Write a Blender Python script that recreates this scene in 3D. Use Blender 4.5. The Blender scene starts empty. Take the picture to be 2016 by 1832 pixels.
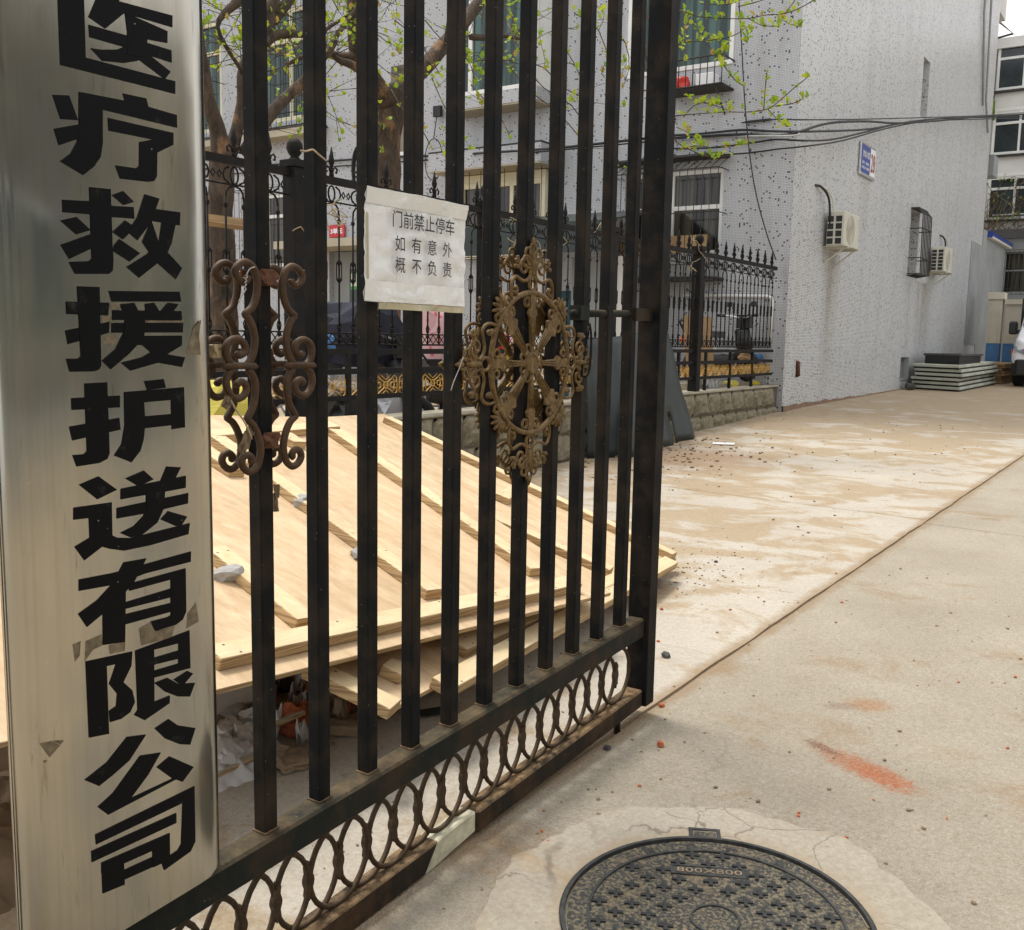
import bpy, bmesh, math, random, json
from mathutils import Vector, Matrix, noise
random.seed(7)
SC = bpy.context.scene
COL = SC.collection
# ------------------------------------------------------------------ camera
VX, VY, VZ = Vector((0.82718215, 0.56164468, 0.01802616)), Vector((0.08631466, -0.09529407, -0.99169996)), Vector((-0.55526522, 0.82187243, -0.12730372))
FPX, CX, CY, K = 1949.158, 1008.0, 916.0, 1.49355        # focal length in reference pixels
EYE = Vector((0, 0, 1.5))
cam = bpy.data.cameras.new('camera'); cam.sensor_fit = 'HORIZONTAL'; cam.sensor_width = 36
cam.lens = 36 * FPX / 2016; cam.clip_start = 0.05; cam.clip_end = 400
cob = bpy.data.objects.new('camera', cam); COL.objects.link(cob)
cob.matrix_world = Matrix.Translation(EYE) @ Matrix((VX, -VY, -VZ)).transposed().to_4x4()
SC.camera = cob
# ------------------------------------------------------------------ sky, sun, exposure
SUN_EL, SUN_AZ = math.radians(69), math.radians(285)      # azimuth measured from +Y towards +X
w = bpy.data.worlds.new('World'); SC.world = w; w.use_nodes = True
nt = w.node_tree; bg = nt.nodes['Background']
sky = nt.nodes.new('ShaderNodeTexSky'); sky.sky_type = 'NISHITA'; sky.sun_disc = False
sky.sun_elevation = SUN_EL; sky.sun_rotation = SUN_AZ; sky.dust_density = 4.0; sky.air_density = 1.0; sky.ozone_density = 1.0
hs = nt.nodes.new('ShaderNodeHueSaturation'); hs.inputs['Saturation'].default_value = 0.12
mx = nt.nodes.new('ShaderNodeMix'); mx.data_type = 'RGBA'; mx.inputs['Factor'].default_value = 0.62
mx.inputs['B'].default_value = (8.6, 8.6, 8.7, 1)       # an even layer of cloud over the clear sky
nt.links.new(sky.outputs[0], hs.inputs['Color']); nt.links.new(hs.outputs[0], mx.inputs['A']); nt.links.new(mx.outputs['Result'], bg.inputs[0])
bg.inputs[1].default_value = 0.105
sl = bpy.data.lights.new('sun', 'SUN'); sl.energy = 1.5; sl.angle = math.radians(15); sl.color = (1, 0.96, 0.9)
so = bpy.data.objects.new('sun', sl); COL.objects.link(so)
sd = Vector((math.sin(SUN_AZ) * math.cos(SUN_EL), math.cos(SUN_AZ) * math.cos(SUN_EL), math.sin(SUN_EL)))
so.rotation_euler = sd.to_track_quat('Z', 'Y').to_euler()
SC.view_settings.view_transform = 'Standard'; SC.view_settings.look = 'None'
SC.view_settings.gamma = 1; SC.view_settings.use_curve_mapping = False
SC.view_settings.exposure = 0.86

# ------------------------------------------------------------------ helpers
def ray(sx, sy):
    d = Vector((sx / K - CX, sy / K - CY, FPX))
    return VX * d.x + VY * d.y + VZ * d.z
def pt(sx, sy, axis, val):
    d = ray(sx, sy); i = 'XYZ'.index(axis); return EYE + d * ((val - EYE[i]) / d[i])
def dep(sx, sy, depth):
    return EYE + ray(sx, sy) * (depth / FPX)
def gz(y):
    return 0.03 * (y - 3.25) if y < 17 else 0.4125 + 0.010 * (y - 17)
def gpt(sx, sy):
    d = ray(sx, sy).normalized(); t = 0.5
    while t < 80:
        p = EYE + d * t
        if p.z <= gz(p.y): return p
        t += 0.01
    return p

def tag(o, label=None, cat=None, group=None, kind=None):
    if label: o['label'] = label
    if cat: o['category'] = cat
    if group: o['group'] = group
    if kind: o['kind'] = kind
    return o
def thing(name, label, cat, loc=(0, 0, 0), group=None):
    o = bpy.data.objects.new(name, None); COL.objects.link(o); o.location = loc; o.empty_display_size = .1
    return tag(o, label, cat, group)
def wparent(o, parent):
    o.parent = parent
    if parent is not None:
        p = parent; m = Matrix.Identity(4)
        while p is not None:
            m = p.matrix_parent_inverse @ p.matrix_basis @ m; p = p.parent
        o.matrix_parent_inverse = m.inverted()
def link(name, me, parent=None, mat=None):
    o = bpy.data.objects.new(name, me); COL.objects.link(o)
    if mat: me.materials.append(mat)
    if parent is not None: wparent(o, parent)
    return o

class MB:
    def __init__(s): s.v = []; s.f = []; s.sm = []
    def add(s, vs, fs, smooth=False):
        b = len(s.v); s.v += [tuple(v) for v in vs]; s.f += [tuple(i + b for i in f) for f in fs]; s.sm += [smooth] * len(fs); return s
    def box(s, a, b):
        x0, x1 = sorted((a[0], b[0])); y0, y1 = sorted((a[1], b[1])); z0, z1 = sorted((a[2], b[2]))
        return s.add([(x0, y0, z0), (x1, y0, z0), (x1, y1, z0), (x0, y1, z0), (x0, y0, z1), (x1, y0, z1), (x1, y1, z1), (x0, y1, z1)],
              [(0, 3, 2, 1), (4, 5, 6, 7), (0, 1, 5, 4), (1, 2, 6, 5), (2, 3, 7, 6), (3, 0, 4, 7)])
    def obox(s, o, ux, uy, uz):                              # box from a corner and three edge vectors
        o, ux, uy, uz = map(Vector, (o, ux, uy, uz))
        vs = [o, o + ux, o + ux + uy, o + uy]; vs += [v + uz for v in vs]
        fs = [(0, 3, 2, 1), (4, 5, 6, 7), (0, 1, 5, 4), (1, 2, 6, 5), (2, 3, 7, 6), (3, 0, 4, 7)]
        if ux.cross(uy).dot(uz) < 0: fs = [f[::-1] for f in fs]
        return s.add(vs, fs)
    def tube(s, pts, r, n=8, closed=False, cap=True, squash=1.0):
        pts = [Vector(p) for p in pts]; m = len(pts)
        rs = r if isinstance(r, (list, tuple)) else [r] * m
        up = None; vs = []
        for i, p in enumerate(pts):
            if closed: t = pts[(i + 1) % m] - pts[i - 1]
            else: t = pts[min(i + 1, m - 1)] - pts[max(i - 1, 0)]
            if t.length < 1e-9: t = Vector((0, 0, 1))
            t.normalize()
            if up is None:
                up = Vector((1, 0, 0)) if abs(t.x) < .9 else Vector((0, 0, 1))
            up = (up - t * up.dot(t))
            if up.length < 1e-6: up = t.orthogonal()
            up.normalize(); sd_ = t.cross(up)
            for k in range(n):
                a = 2 * math.pi * k / n
                vs.append(p + (up * math.cos(a) * squash + sd_ * math.sin(a)) * rs[i])
        fs = []
        for i in range(m if closed else m - 1):
            j = (i + 1) % m
            for k in range(n):
                k2 = (k + 1) % n; fs.append((i * n + k, i * n + k2, j * n + k2, j * n + k))
        if cap and not closed:
            fs.append(tuple(range(n))[::-1]); fs.append(tuple((m - 1) * n + k for k in range(n)))
        return s.add(vs, fs, True)
    def lathe(s, prof, c=(0, 0, 0), n=12):                    # profile of (radius, z) about a vertical axis
        vs = []
        for r_, z in prof:
            for k in range(n):
                a = 2 * math.pi * k / n; vs.append((c[0] + r_ * math.cos(a), c[1] + r_ * math.sin(a), c[2] + z))
        fs = [(i * n + k, i * n + (k + 1) % n, (i + 1) * n + (k + 1) % n, (i + 1) * n + k) for i in range(len(prof) - 1) for k in range(n)]
        fs.append(tuple(range(n))[::-1]); fs.append(tuple((len(prof) - 1) * n + k for k in range(n)))
        return s.add(vs, fs, True)
    def prism(s, poly, o, u, v, nrm, d):                      # flat polygon in the plane o + u*a + v*b, thickened by d along nrm
        o, u, v, nrm = map(Vector, (o, u, v, nrm)); n = len(poly)
        area = sum(poly[i][0] * poly[(i + 1) % n][1] - poly[(i + 1) % n][0] * poly[i][1] for i in range(n))
        if (area < 0) != (u.cross(v).dot(nrm) < 0): poly = poly[::-1]
        a = [o + u * p[0] + v * p[1] + nrm * d for p in poly]; b = [o + u * p[0] + v * p[1] for p in poly]
        fs = [tuple(range(n)), tuple(range(2 * n - 1, n - 1, -1))] + [(i, n + i, n + (i + 1) % n, (i + 1) % n) for i in range(n)]
        return s.add(a + b, fs)
    def mesh(s, name='mesh'):
        me = bpy.data.meshes.new(name); me.from_pydata(s.v, [], s.f); me.update()
        me.polygons.foreach_set('use_smooth', s.sm); return me
    def build(s, name, mat, parent=None, bevel=0.0):
        o = link(name, s.mesh(name), parent, mat)
        if bevel:
            bm = bmesh.new(); bm.from_mesh(o.data)
            bmesh.ops.bevel(bm, geom=[e for e in bm.edges], offset=bevel, segments=1, affect='EDGES', profile=.5, clamp_overlap=True)
            bm.to_mesh(o.data); bm.free()
        return o
def spline(pts, k=4, closed=False):
    P = [Vector(p) for p in pts]; n = len(P); out = []
    for i in range(n if closed else n - 1):
        if closed: a, b, c, d = P[i - 1], P[i], P[(i + 1) % n], P[(i + 2) % n]
        else: a, b, c, d = P[max(i - 1, 0)], P[i], P[i + 1], P[min(i + 2, n - 1)]
        for j in range(k):
            t = j / k
            out.append(.5 * ((2 * b) + (c - a) * t + (2 * a - 5 * b + 4 * c - d) * t * t + (3 * b - a - 3 * c + d) * t ** 3))
    if not closed: out.append(P[-1])
    return out
def dup(o, parent, off=(0, 0, 0)):
    c = o.copy(); COL.objects.link(c); wparent(c, parent); c.location = Vector(o.location) + Vector(off); return c
def text_part(body, parent, mat, o, u, v, nrm, wd, ht, name='lettering', bold=0.0, lift=0.0015):
    """lettering fitted into a wd x ht rectangle whose lower left corner is o"""
    cu = bpy.data.curves.new('lettering', 'FONT'); cu.body = body; cu.size = 1; cu.resolution_u = 2; cu.offset = bold
    t = bpy.data.objects.new('lettering', cu); COL.objects.link(t)
    bpy.context.view_layer.update()
    me = bpy.data.meshes.new_from_object(t.evaluated_get(bpy.context.evaluated_depsgraph_get()))
    bpy.data.objects.remove(t); bpy.data.curves.remove(cu)
    xs = [q.co.x for q in me.vertices]; ys = [q.co.y for q in me.vertices]
    x0, x1, y0, y1 = min(xs), max(xs), min(ys), max(ys)
    o, u, v, nrm = map(Vector, (o, u, v, nrm))
    for q in me.vertices:
        q.co = o + u * ((q.co.x - x0) / (x1 - x0) * wd) + v * ((q.co.y - y0) / (y1 - y0) * ht) + nrm * lift
    me.materials.clear(); me.update()
    return link(name, me, parent, mat)
def rock_mesh(seed, sx, sy, sz, rough=.28, sub=2):
    bm = bmesh.new(); bmesh.ops.create_icosphere(bm, subdivisions=sub, radius=1)
    for v_ in bm.verts:
        n_ = noise.noise(v_.co * 1.3 + Vector((seed * 7.1, seed, 0))) * rough * 1.6 + noise.noise(v_.co * 3.1 + Vector((seed, 5, 1))) * rough * .7
        q = v_.co * (1 + n_)
        for i in range(3): q[i] = max(-.8, min(.8, q[i]))
        v_.co = Vector((q.x * sx, q.y * sy, q.z * sz))
    me = bpy.data.meshes.new('rock'); bm.to_mesh(me); bm.free(); return me

# ------------------------------------------------------------------ materials
class NT:
    def __init__(s, name):
        s.m = bpy.data.materials.new(name); s.m.use_nodes = True; s.t = s.m.node_tree; s.b = s.t.nodes['Principled BSDF']; s._pos = None
    def n(s, kind, **kw):
        nd = s.t.nodes.new(kind)
        for k_, v_ in kw.items(): setattr(nd, k_, v_)
        return nd
    def l(s, a, b): s.t.links.new(a, b); return s
    def pos(s):
        if s._pos is None: s._pos = s.n('ShaderNodeNewGeometry')
        return s._pos.outputs['Position']
    def obj(s): return s.n('ShaderNodeTexCoord').outputs['Object']
    def scale(s, vec, sc, loc=(0, 0, 0), rot=(0, 0, 0)):
        mp = s.n('ShaderNodeMapping'); mp.inputs['Scale'].default_value = sc; mp.inputs['Location'].default_value = loc; mp.inputs['Rotation'].default_value = rot
        s.l(vec, mp.inputs['Vector']); return mp.outputs[0]
    def noise(s, vec, sc, detail=4, rough=.55, dist=0.0):
        nd = s.n('ShaderNodeTexNoise'); nd.inputs['Scale'].default_value = sc; nd.inputs['Detail'].default_value = detail
        nd.inputs['Roughness'].default_value = rough; nd.inputs['Distortion'].default_value = dist
        s.l(vec, nd.inputs['Vector']); return nd.outputs['Fac']
    def vor(s, vec, sc, feature='F1', out='Distance'):
        nd = s.n('ShaderNodeTexVoronoi', feature=feature); nd.inputs['Scale'].default_value = sc; s.l(vec, nd.inputs['Vector']); return nd.outputs[out]
    def ramp(s, fac, a, b, ca=(0, 0, 0, 1), cb=(1, 1, 1, 1)):
        nd = s.n('ShaderNodeValToRGB'); e = nd.color_ramp.elements; e[0].position = a; e[1].position = b; e[0].color = ca; e[1].color = cb
        s.l(fac, nd.inputs[0]); return nd.outputs[0]
    def math(s, op, a, b=0.0, c=0.0):
        nd = s.n('ShaderNodeMath', operation=op)
        for i, q in enumerate((a, b, c)):
            if isinstance(q, (int, float)): nd.inputs[i].default_value = q
            else: s.l(q, nd.inputs[i])
        return nd.outputs[0]
    def mix(s, fac, a, b, blend='MIX'):
        nd = s.n('ShaderNodeMix', data_type='RGBA', blend_type=blend)
        for key, q in (('Factor', fac), ('A', a), ('B', b)):
            if isinstance(q, (int, float)): nd.inputs[key].default_value = q
            elif isinstance(q, tuple): nd.inputs[key].default_value = q if len(q) == 4 else q + (1,)
            else: s.l(q, nd.inputs[key])
        return nd.outputs['Result']
    def sep(s, vec):
        nd = s.n('ShaderNodeSeparateXYZ'); s.l(vec, nd.inputs[0]); return nd.outputs
    def comb(s, x, y, z=0.0):
        nd = s.n('ShaderNodeCombineXYZ')
        for i, q in enumerate((x, y, z)):
            if isinstance(q, (int, float)): nd.inputs[i].default_value = q
            else: s.l(q, nd.inputs[i])
        return nd.outputs[0]
    def bump(s, h, st=.3, d=.01):
        nd = s.n('ShaderNodeBump'); nd.inputs['Strength'].default_value = st; nd.inputs['Distance'].default_value = d
        s.l(h, nd.inputs['Height']); s.l(nd.outputs[0], s.b.inputs['Normal'])
    def set(s, color=None, rough=None, metal=None, **kw):
        for key, q in (('Base Color', color), ('Roughness', rough), ('Metallic', metal)):
            if q is None: continue
            if isinstance(q, (int, float)): s.b.inputs[key].default_value = q
            elif isinstance(q, tuple): s.b.inputs[key].default_value = q if len(q) == 4 else q + (1,)
            else: s.l(q, s.b.inputs[key])
        return s
def ell(s, cx, cy, rx, ry, rot=0.0):
    """distance (1 at the rim) from an ellipse on the ground, for stains with a shape of their own"""
    v = s.scale(s.pos(), (1, 1, 0), (-cx, -cy, 0)); v = s.scale(v, (1, 1, 1), rot=(0, 0, rot)); v = s.scale(v, (1 / rx, 1 / ry, 1))
    nd = s.n('ShaderNodeVectorMath', operation='LENGTH'); s.l(v, nd.inputs[0]); return nd.outputs['Value']

def simple(name, c, rough=.6, metal=0.0, var=.25, sc=6.0, bump=0.0, bsc=40.0):
    s = NT(name); p = s.obj(); n1 = s.noise(p, sc, 5, .6)
    s.set(s.mix(s.ramp(n1, .3, .75), tuple(q * (1 - var) for q in c), tuple(min(1, q * (1 + var)) for q in c)), rough, metal)
    if bump: s.bump(s.noise(p, bsc, 4, .6), bump, .004)
    return s.m
M = {}
def mk_mosaic(name, prob, vert, dirt, tint, dkc=(.022, .025, .03)):
    s = NT(name); g = s.n('ShaderNodeNewGeometry'); P = s.sep(g.outputs['Position']); N = s.sep(g.outputs['Normal'])
    an = s.math('GREATER_THAN', s.math('ABSOLUTE', N[0]), .6); s._pos = g
    # faces looking along X run along Y, all others along X
    u = s.math('ADD', s.math('MULTIPLY', P[1], an), s.math('MULTIPLY', P[0], s.math('SUBTRACT', 1.0, an)))
    az = s.math('GREATER_THAN', s.math('ABSOLUTE', N[2]), .6)
    v = s.math('ADD', s.math('MULTIPLY', P[1], az), s.math('MULTIPLY', P[2], s.math('SUBTRACT', 1.0, az)))
    su, sv = s.math('DIVIDE', u, .0255), s.math('DIVIDE', v, .0255)
    cell = s.comb(s.math('FLOOR', su), s.math('FLOOR', sv))
    wn = s.n('ShaderNodeTexWhiteNoise', noise_dimensions='2D'); s.l(cell, wn.inputs['Vector'])
    dark = s.math('LESS_THAN', wn.outputs['Value'], prob)
    fu, fv = s.math('FRACT', su), s.math('FRACT', sv)
    jv = s.math('MULTIPLY', s.math('LESS_THAN', fv, .19), 1.0); ju = s.math('MULTIPLY', s.math('LESS_THAN', fu, .17), vert)
    jo = s.math('MAXIMUM', jv, ju)
    wn2 = s.n('ShaderNodeTexWhiteNoise', noise_dimensions='2D'); s.l(s.scale(cell, (1, 1, 1), (31, 7, 0)), wn2.inputs['Vector'])
    til = s.mix(wn2.outputs['Value'], tuple(q * .93 for q in tint), tuple(min(1, q * 1.05) for q in tint))
    dk = s.mix(s.math('LESS_THAN', wn2.outputs['Value'], .12), dkc, (.02, .11, .09))
    c = s.mix(s.math('MULTIPLY', jo, .85), s.mix(dark, til, dk), (.15, .15, .148))
    # rain dirt in vertical streaks and blotches
    st = s.noise(s.scale(g.outputs['Position'], (3.0, 3.0, .22)), 1.0, 6, .65)
    c = s.mix(s.math('MULTIPLY', s.ramp(st, .5, .85), dirt), c, (.36, .31, .24), 'MULTIPLY')
    # grime rising from the ground, splashed by rain
    low = s.ramp(s.math('ADD', P[2], s.math('MULTIPLY', s.noise(g.outputs['Position'], 1.1, 5), .9)), .65, 1.9, (1, 1, 1, 1), (0, 0, 0, 1))
    c = s.mix(s.math('MULTIPLY', low, .38), c, (.50, .39, .24), 'MULTIPLY')
    for (y0, w_, z1, z0, k_) in ((18.15, .60, 3.1, .4, .95), (25.6, .95, 3.0, .5, .95), (24.1, .5, 2.9, 1.0, .35), (20.0, .5, 4.6, 3.2, .3)):
        a = s.ramp(s.math('ABSOLUTE', s.math('DIVIDE', s.math('SUBTRACT', P[1], y0), w_)), .25, 1.0, (1, 1, 1, 1), (0, 0, 0, 1))
        b = s.ramp(s.math('DIVIDE', s.math('SUBTRACT', P[2], z0), z1 - z0), .0, 1.0)
        top = s.math('LESS_THAN', P[2], z1)
        f = s.math('MULTIPLY', s.math('MULTIPLY', a, b), s.math('MULTIPLY', top, s.math('MULTIPLY', an, s.math('MULTIPLY', k_, s.ramp(st, .25, .7)))))
        c = s.mix(f, c, (.40, .33, .20), 'MULTIPLY')
    bl_ = s.noise(g.outputs['Position'], .35, 4, .6); c = s.mix(s.math('MULTIPLY', s.ramp(bl_, .35, .75), .22), c, (.62, .61, .60), 'MULTIPLY')
    s.set(c, s.mix(jo, (.32,) * 3, (.8,) * 3)); s.bump(s.math('ADD', s.math('SUBTRACT', 1.0, jo), s.math('MULTIPLY', bl_, 6.0)), .3, .003)
    return s.m
M['mosaic'] = mk_mosaic('mosaic_front', .032, .85, .40, (.53, .545, .57))
M['mosaic_side'] = mk_mosaic('mosaic_side', .065, .35, .32, (.64, .65, .655), (.13, .135, .145))

def mk_ground(name, base, dark, brown, brown_lo, brown_hi, grit, farbrown):
    s = NT(name); p = s.pos(); P = s.sep(p)
    c = s.mix(s.ramp(s.noise(p, 1.3, 6, .6), .3, .72), dark, base)
    # dusty earth trodden in: long flat patches, thicker towards the wall
    br = s.noise(s.scale(p, (1.0, 1.45, 0), rot=(0, 0, .5)), 1.5, 9, .63, .5)
    br2 = s.noise(p, .42, 3, .5)
    br = s.math('ADD', br, s.math('MULTIPLY', s.math('SUBTRACT', br2, .5), .35))
    near = s.math('MULTIPLY', s.ramp(P[1], .33, .9), farbrown)                # clamped ramp input 0..1 below
    yy = s.math('MULTIPLY', s.math('SUBTRACT', P[1], 4.0), .055); yy = s.math('MINIMUM', s.math('MAXIMUM', yy, 0.0), 1.0)
    xx = s.math('MINIMUM', s.math('MAXIMUM', s.math('MULTIPLY', s.math('ADD', P[0], 1.6), -.09), 0.0), 1.0)
    br = s.math('ADD', br, s.math('MULTIPLY', s.math('ADD', s.math('MULTIPLY', yy, .7), s.math('MULTIPLY', xx, .5)), farbrown))
    f = s.ramp(br, brown_lo, brown_hi); s.f_brown = f
    c = s.mix(s.math('MULTIPLY', f, .74), c, s.mix(s.noise(p, 9, 5), brown, tuple(q * 1.45 for q in brown)))
    # grit and small stones in the surface
    vo = s.vor(p, 95); c = s.mix(s.math('MULTIPLY', s.ramp(vo, .10, .30, (1, 1, 1, 1), (0, 0, 0, 1)), grit), c, s.mix(s.noise(p, 60, 2), (.12, .10, .08), (.62, .60, .56)))
    c = s.mix(s.math('MULTIPLY', s.ramp(s.noise(p, 210, 3, .7), .35, .7), grit), c, s.mix(1.0, c, (.60, .56, .50), 'MULTIPLY'))
    g1 = s.noise(p, 55, 6, .8); c = s.mix(s.ramp(g1, .30, .62), s.mix(1.0, c, (.70, .67, .62), 'MULTIPLY'), c)
    g2 = s.noise(p, 260, 2, .8); c = s.mix(s.math('MULTIPLY', s.ramp(g2, .60, .72), .5), c, s.mix(1.0, c, (1.5, 1.5, 1.5), 'MULTIPLY'))
    # small brown flecks
    vf = s.vor(s.scale(p, (1, 1, 0)), 13); c = s.mix(s.math('MULTIPLY', s.ramp(vf, .03, .10, (1, 1, 1, 1), (0, 0, 0, 1)), .65), c, (.26, .15, .08))
    # hairline cracks
    nz1 = s.n('ShaderNodeTexNoise'); nz1.inputs['Scale'].default_value = 2.5; nz1.inputs['Detail'].default_value = 6; s.l(p, nz1.inputs['Vector'])
    wv = s.vor(s.scale(s.mix(.30, p, nz1.outputs['Color']), (1, 1, 0)), .8, 'DISTANCE_TO_EDGE')
    c = s.mix(s.math('MULTIPLY', s.ramp(wv, .0012, .0035, (1, 1, 1, 1), (0, 0, 0, 1)), s.math('MULTIPLY', s.ramp(s.noise(p, .8, 2), .5, .56), .35)), c, (.20, .16, .12))
    # earth lying along the joint between the two strips
    dj = s.math('ABSOLUTE', s.math('SUBTRACT', P[0], s.math('ADD', s.math('MULTIPLY', P[1], .0275), -1.791)))
    dj = s.math('ADD', dj, s.math('MULTIPLY', s.math('SUBTRACT', s.noise(p, 7, 8, .75), .5), .16)); c = s.mix(s.math('MULTIPLY', s.ramp(dj, .02, .075, (1, 1, 1, 1), (0, 0, 0, 1)), .85), c, (.27, .19, .11))
    return s, c, p, P
s, c, p, P = mk_ground('slab_dusty', (.565, .52, .445), (.46, .415, .345), (.31, .225, .125), .525, .605, .35, .25)
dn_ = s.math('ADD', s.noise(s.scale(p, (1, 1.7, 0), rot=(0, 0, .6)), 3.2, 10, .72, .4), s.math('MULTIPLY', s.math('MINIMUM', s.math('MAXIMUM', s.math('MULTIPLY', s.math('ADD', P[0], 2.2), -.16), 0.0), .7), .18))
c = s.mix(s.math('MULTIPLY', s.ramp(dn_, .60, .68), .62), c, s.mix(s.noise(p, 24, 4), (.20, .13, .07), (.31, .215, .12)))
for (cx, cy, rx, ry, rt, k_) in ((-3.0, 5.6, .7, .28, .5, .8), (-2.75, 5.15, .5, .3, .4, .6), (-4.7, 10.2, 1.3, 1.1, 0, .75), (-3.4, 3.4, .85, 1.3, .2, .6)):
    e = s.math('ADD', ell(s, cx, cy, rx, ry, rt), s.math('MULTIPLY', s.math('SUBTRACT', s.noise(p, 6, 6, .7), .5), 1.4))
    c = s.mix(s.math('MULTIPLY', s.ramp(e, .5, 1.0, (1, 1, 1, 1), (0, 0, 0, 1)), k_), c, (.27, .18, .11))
s.set(c, .9); s.bump(s.noise(p, 90, 6, .8), .55, .006); M['slab_dusty'] = s.m
s, c, p, P = mk_ground('slab_coarse', (.50, .45, .365), (.385, .34, .265), (.29, .20, .115), .55, .66, .80, .0)
# spilled brick dust and rust on the slab
for (cx, cy, rx, ry, rt, col, k_) in ((-.85, 3.50, .23, .080, .44, (.30, .100, .034), .97), (-.75, 3.455, .15, .080, .44, (.33, .098, .030), .98), (-1.0, 3.575, .10, .030, .44, (.13, .055, .03), .85), (-.97, 4.085, .11, .085, -.6, (.30, .15, .065), .97), (-1.06, 4.01, .09, .045, -.6, (.19, .13, .09), .75),
                                (-1.33, 4.55, .04, .02, -.6, (.34, .17, .07), .5), (-.9, 6.0, .07, .03, -.6, (.30, .15, .06), .4)):
    e = s.math('ADD', ell(s, cx, cy, rx, ry, rt), s.math('MULTIPLY', s.math('SUBTRACT', s.noise(p, 42, 10, .95), .5), 4.2))
    c = s.mix(s.math('MULTIPLY', s.math('MULTIPLY', s.ramp(e, .55, 1.05, (1, 1, 1, 1), (0, 0, 0, 1)), s.ramp(s.noise(p, 120, 4, .8), .36, .56)), k_), c, s.mix(s.noise(p, 70, 4), tuple(q * .6 for q in col), tuple(q * 1.5 for q in col)))
s.set(c, .92); s.bump(s.math('ADD', s.noise(p, 70, 7, .85), s.vor(p, 95)), .75, .007); M['slab_coarse'] = s.m
s, c, p, P = mk_ground('patch_concrete', (.505, .455, .37), (.39, .345, .27), (.36, .25, .14), .60, .72, .18, .0)
rr = s.math('DIVIDE', ell(s, -.908, 2.346, 1, 1), 1.0)
e = s.math('ADD', rr, s.math('MULTIPLY', s.math('SUBTRACT', s.noise(p, 9, 6, .7), .5), .16))
c = s.mix(s.math('MULTIPLY', s.ramp(e, .60, .70), .65), c, (.31, .22, .13))
c = s.mix(s.math('MULTIPLY', s.ramp(e, .415, .47, (1, 1, 1, 1), (0, 0, 0, 1)), .55), c, (.36, .27, .17))
nz1 = s.n('ShaderNodeTexNoise'); nz1.inputs['Scale'].default_value = 4; nz1.inputs['Detail'].default_value = 7; s.l(p, nz1.inputs['Vector'])
wv = s.vor(s.scale(s.mix(.25, p, nz1.outputs['Color']), (1, 1, 0)), 3.4, 'DISTANCE_TO_EDGE')
c = s.mix(s.math('MULTIPLY', s.ramp(wv, .003, .009, (1, 1, 1, 1), (0, 0, 0, 1)), s.math('MULTIPLY', s.ramp(s.noise(p, 2.3, 2), .47, .55), .75)), c, (.17, .14, .10))
s.set(c, .9); s.bump(s.noise(p, 80, 7, .8), .6, .006); M['patch'] = s.m

def mk_iron(name, base, rust, dust, dustk=.9, rustk=.45, metal=.0, rough=.6):
    s = NT(name); s.b.inputs['Specular IOR Level'].default_value = .11; p = s.pos(); g = s._pos; N = s.sep(g.outputs['Normal'])
    n1 = s.noise(p, 7, 6, .65); n2 = s.noise(s.scale(p, (9, 9, 1.2)), 2.0, 5, .6)
    c = s.mix(s.math('MULTIPLY', s.ramp(n1, .45, .78), rustk), base, rust)
    c = s.mix(s.math('MULTIPLY', s.ramp(n2, .5, .8), rustk * .6), c, tuple(q * .8 for q in rust))
    up = s.math('MULTIPLY', s.ramp(N[2], .35, .8), s.math('MULTIPLY', s.ramp(s.noise(p, 16, 7, .75), .36, .66), dustk))
    c = s.mix(up, c, dust)
    vo = s.vor(p, 34); c = s.mix(s.math('MULTIPLY', s.ramp(vo, .035, .06, (1, 1, 1, 1), (0, 0, 0, 1)), .5), c, (.30, .29, .26))
    s.set(c, s.mix(up, (rough,) * 3, (.95,) * 3), metal); s.bump(s.noise(p, 60, 4, .6), .12, .002); return s.m
M['iron'] = mk_iron('black_iron', (.006, .007, .0075), (.055, .036, .021), (.20, .15, .085), .8, .66)
M['rail'] = mk_iron('worn_rail', (.013, .017, .015), (.07, .04, .02), (.135, .10, .055), .75, .75)
M['lowrail'] = mk_iron('rusty_rail', (.022, .018, .014), (.115, .062, .030), (.30, .20, .105), 1.0, .95)
M['fence'] = mk_iron('fence_iron', (.012, .012, .012), (.038, .022, .014), (.07, .05, .03), .5, .35)
def mk_bronze(name, a, b, c3):
    s = NT(name); p = s.pos(); g = s._pos
    c = s.mix(s.ramp(s.noise(p, 26, 6, .65), .3, .7), a, b); c = s.mix(s.math('MULTIPLY', s.ramp(s.noise(p, 75, 4), .5, .72), .55), c, c3)
    N = s.sep(g.outputs['Normal']); c = s.mix(s.math('MULTIPLY', s.ramp(N[2], .3, .9), .35), c, (.16, .11, .055))
    s.b.inputs['Specular IOR Level'].default_value = .3; s.set(c, .58, .15); s.bump(s.noise(p, 150, 4), .3, .002); return s.m
M['bronze'] = mk_bronze('bronze_paint', (.080, .045, .016), (.175, .105, .038), (.33, .235, .075))
M['scrollrust'] = mk_bronze('brown_scroll', (.045, .024, .012), (.080, .043, .021), (.11, .065, .032))
M['ringiron'] = mk_bronze('brown_ring', (.026, .016, .008), (.062, .036, .018), (.095, .058, .025))
M['weld'] = simple('rusty_weld', (.11, .045, .022), .95, 0, .5, 60, .6, 160)
M['gold'] = simple('gold_paint', (.50, .29, .06), .5, .2, .35, 30)

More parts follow.
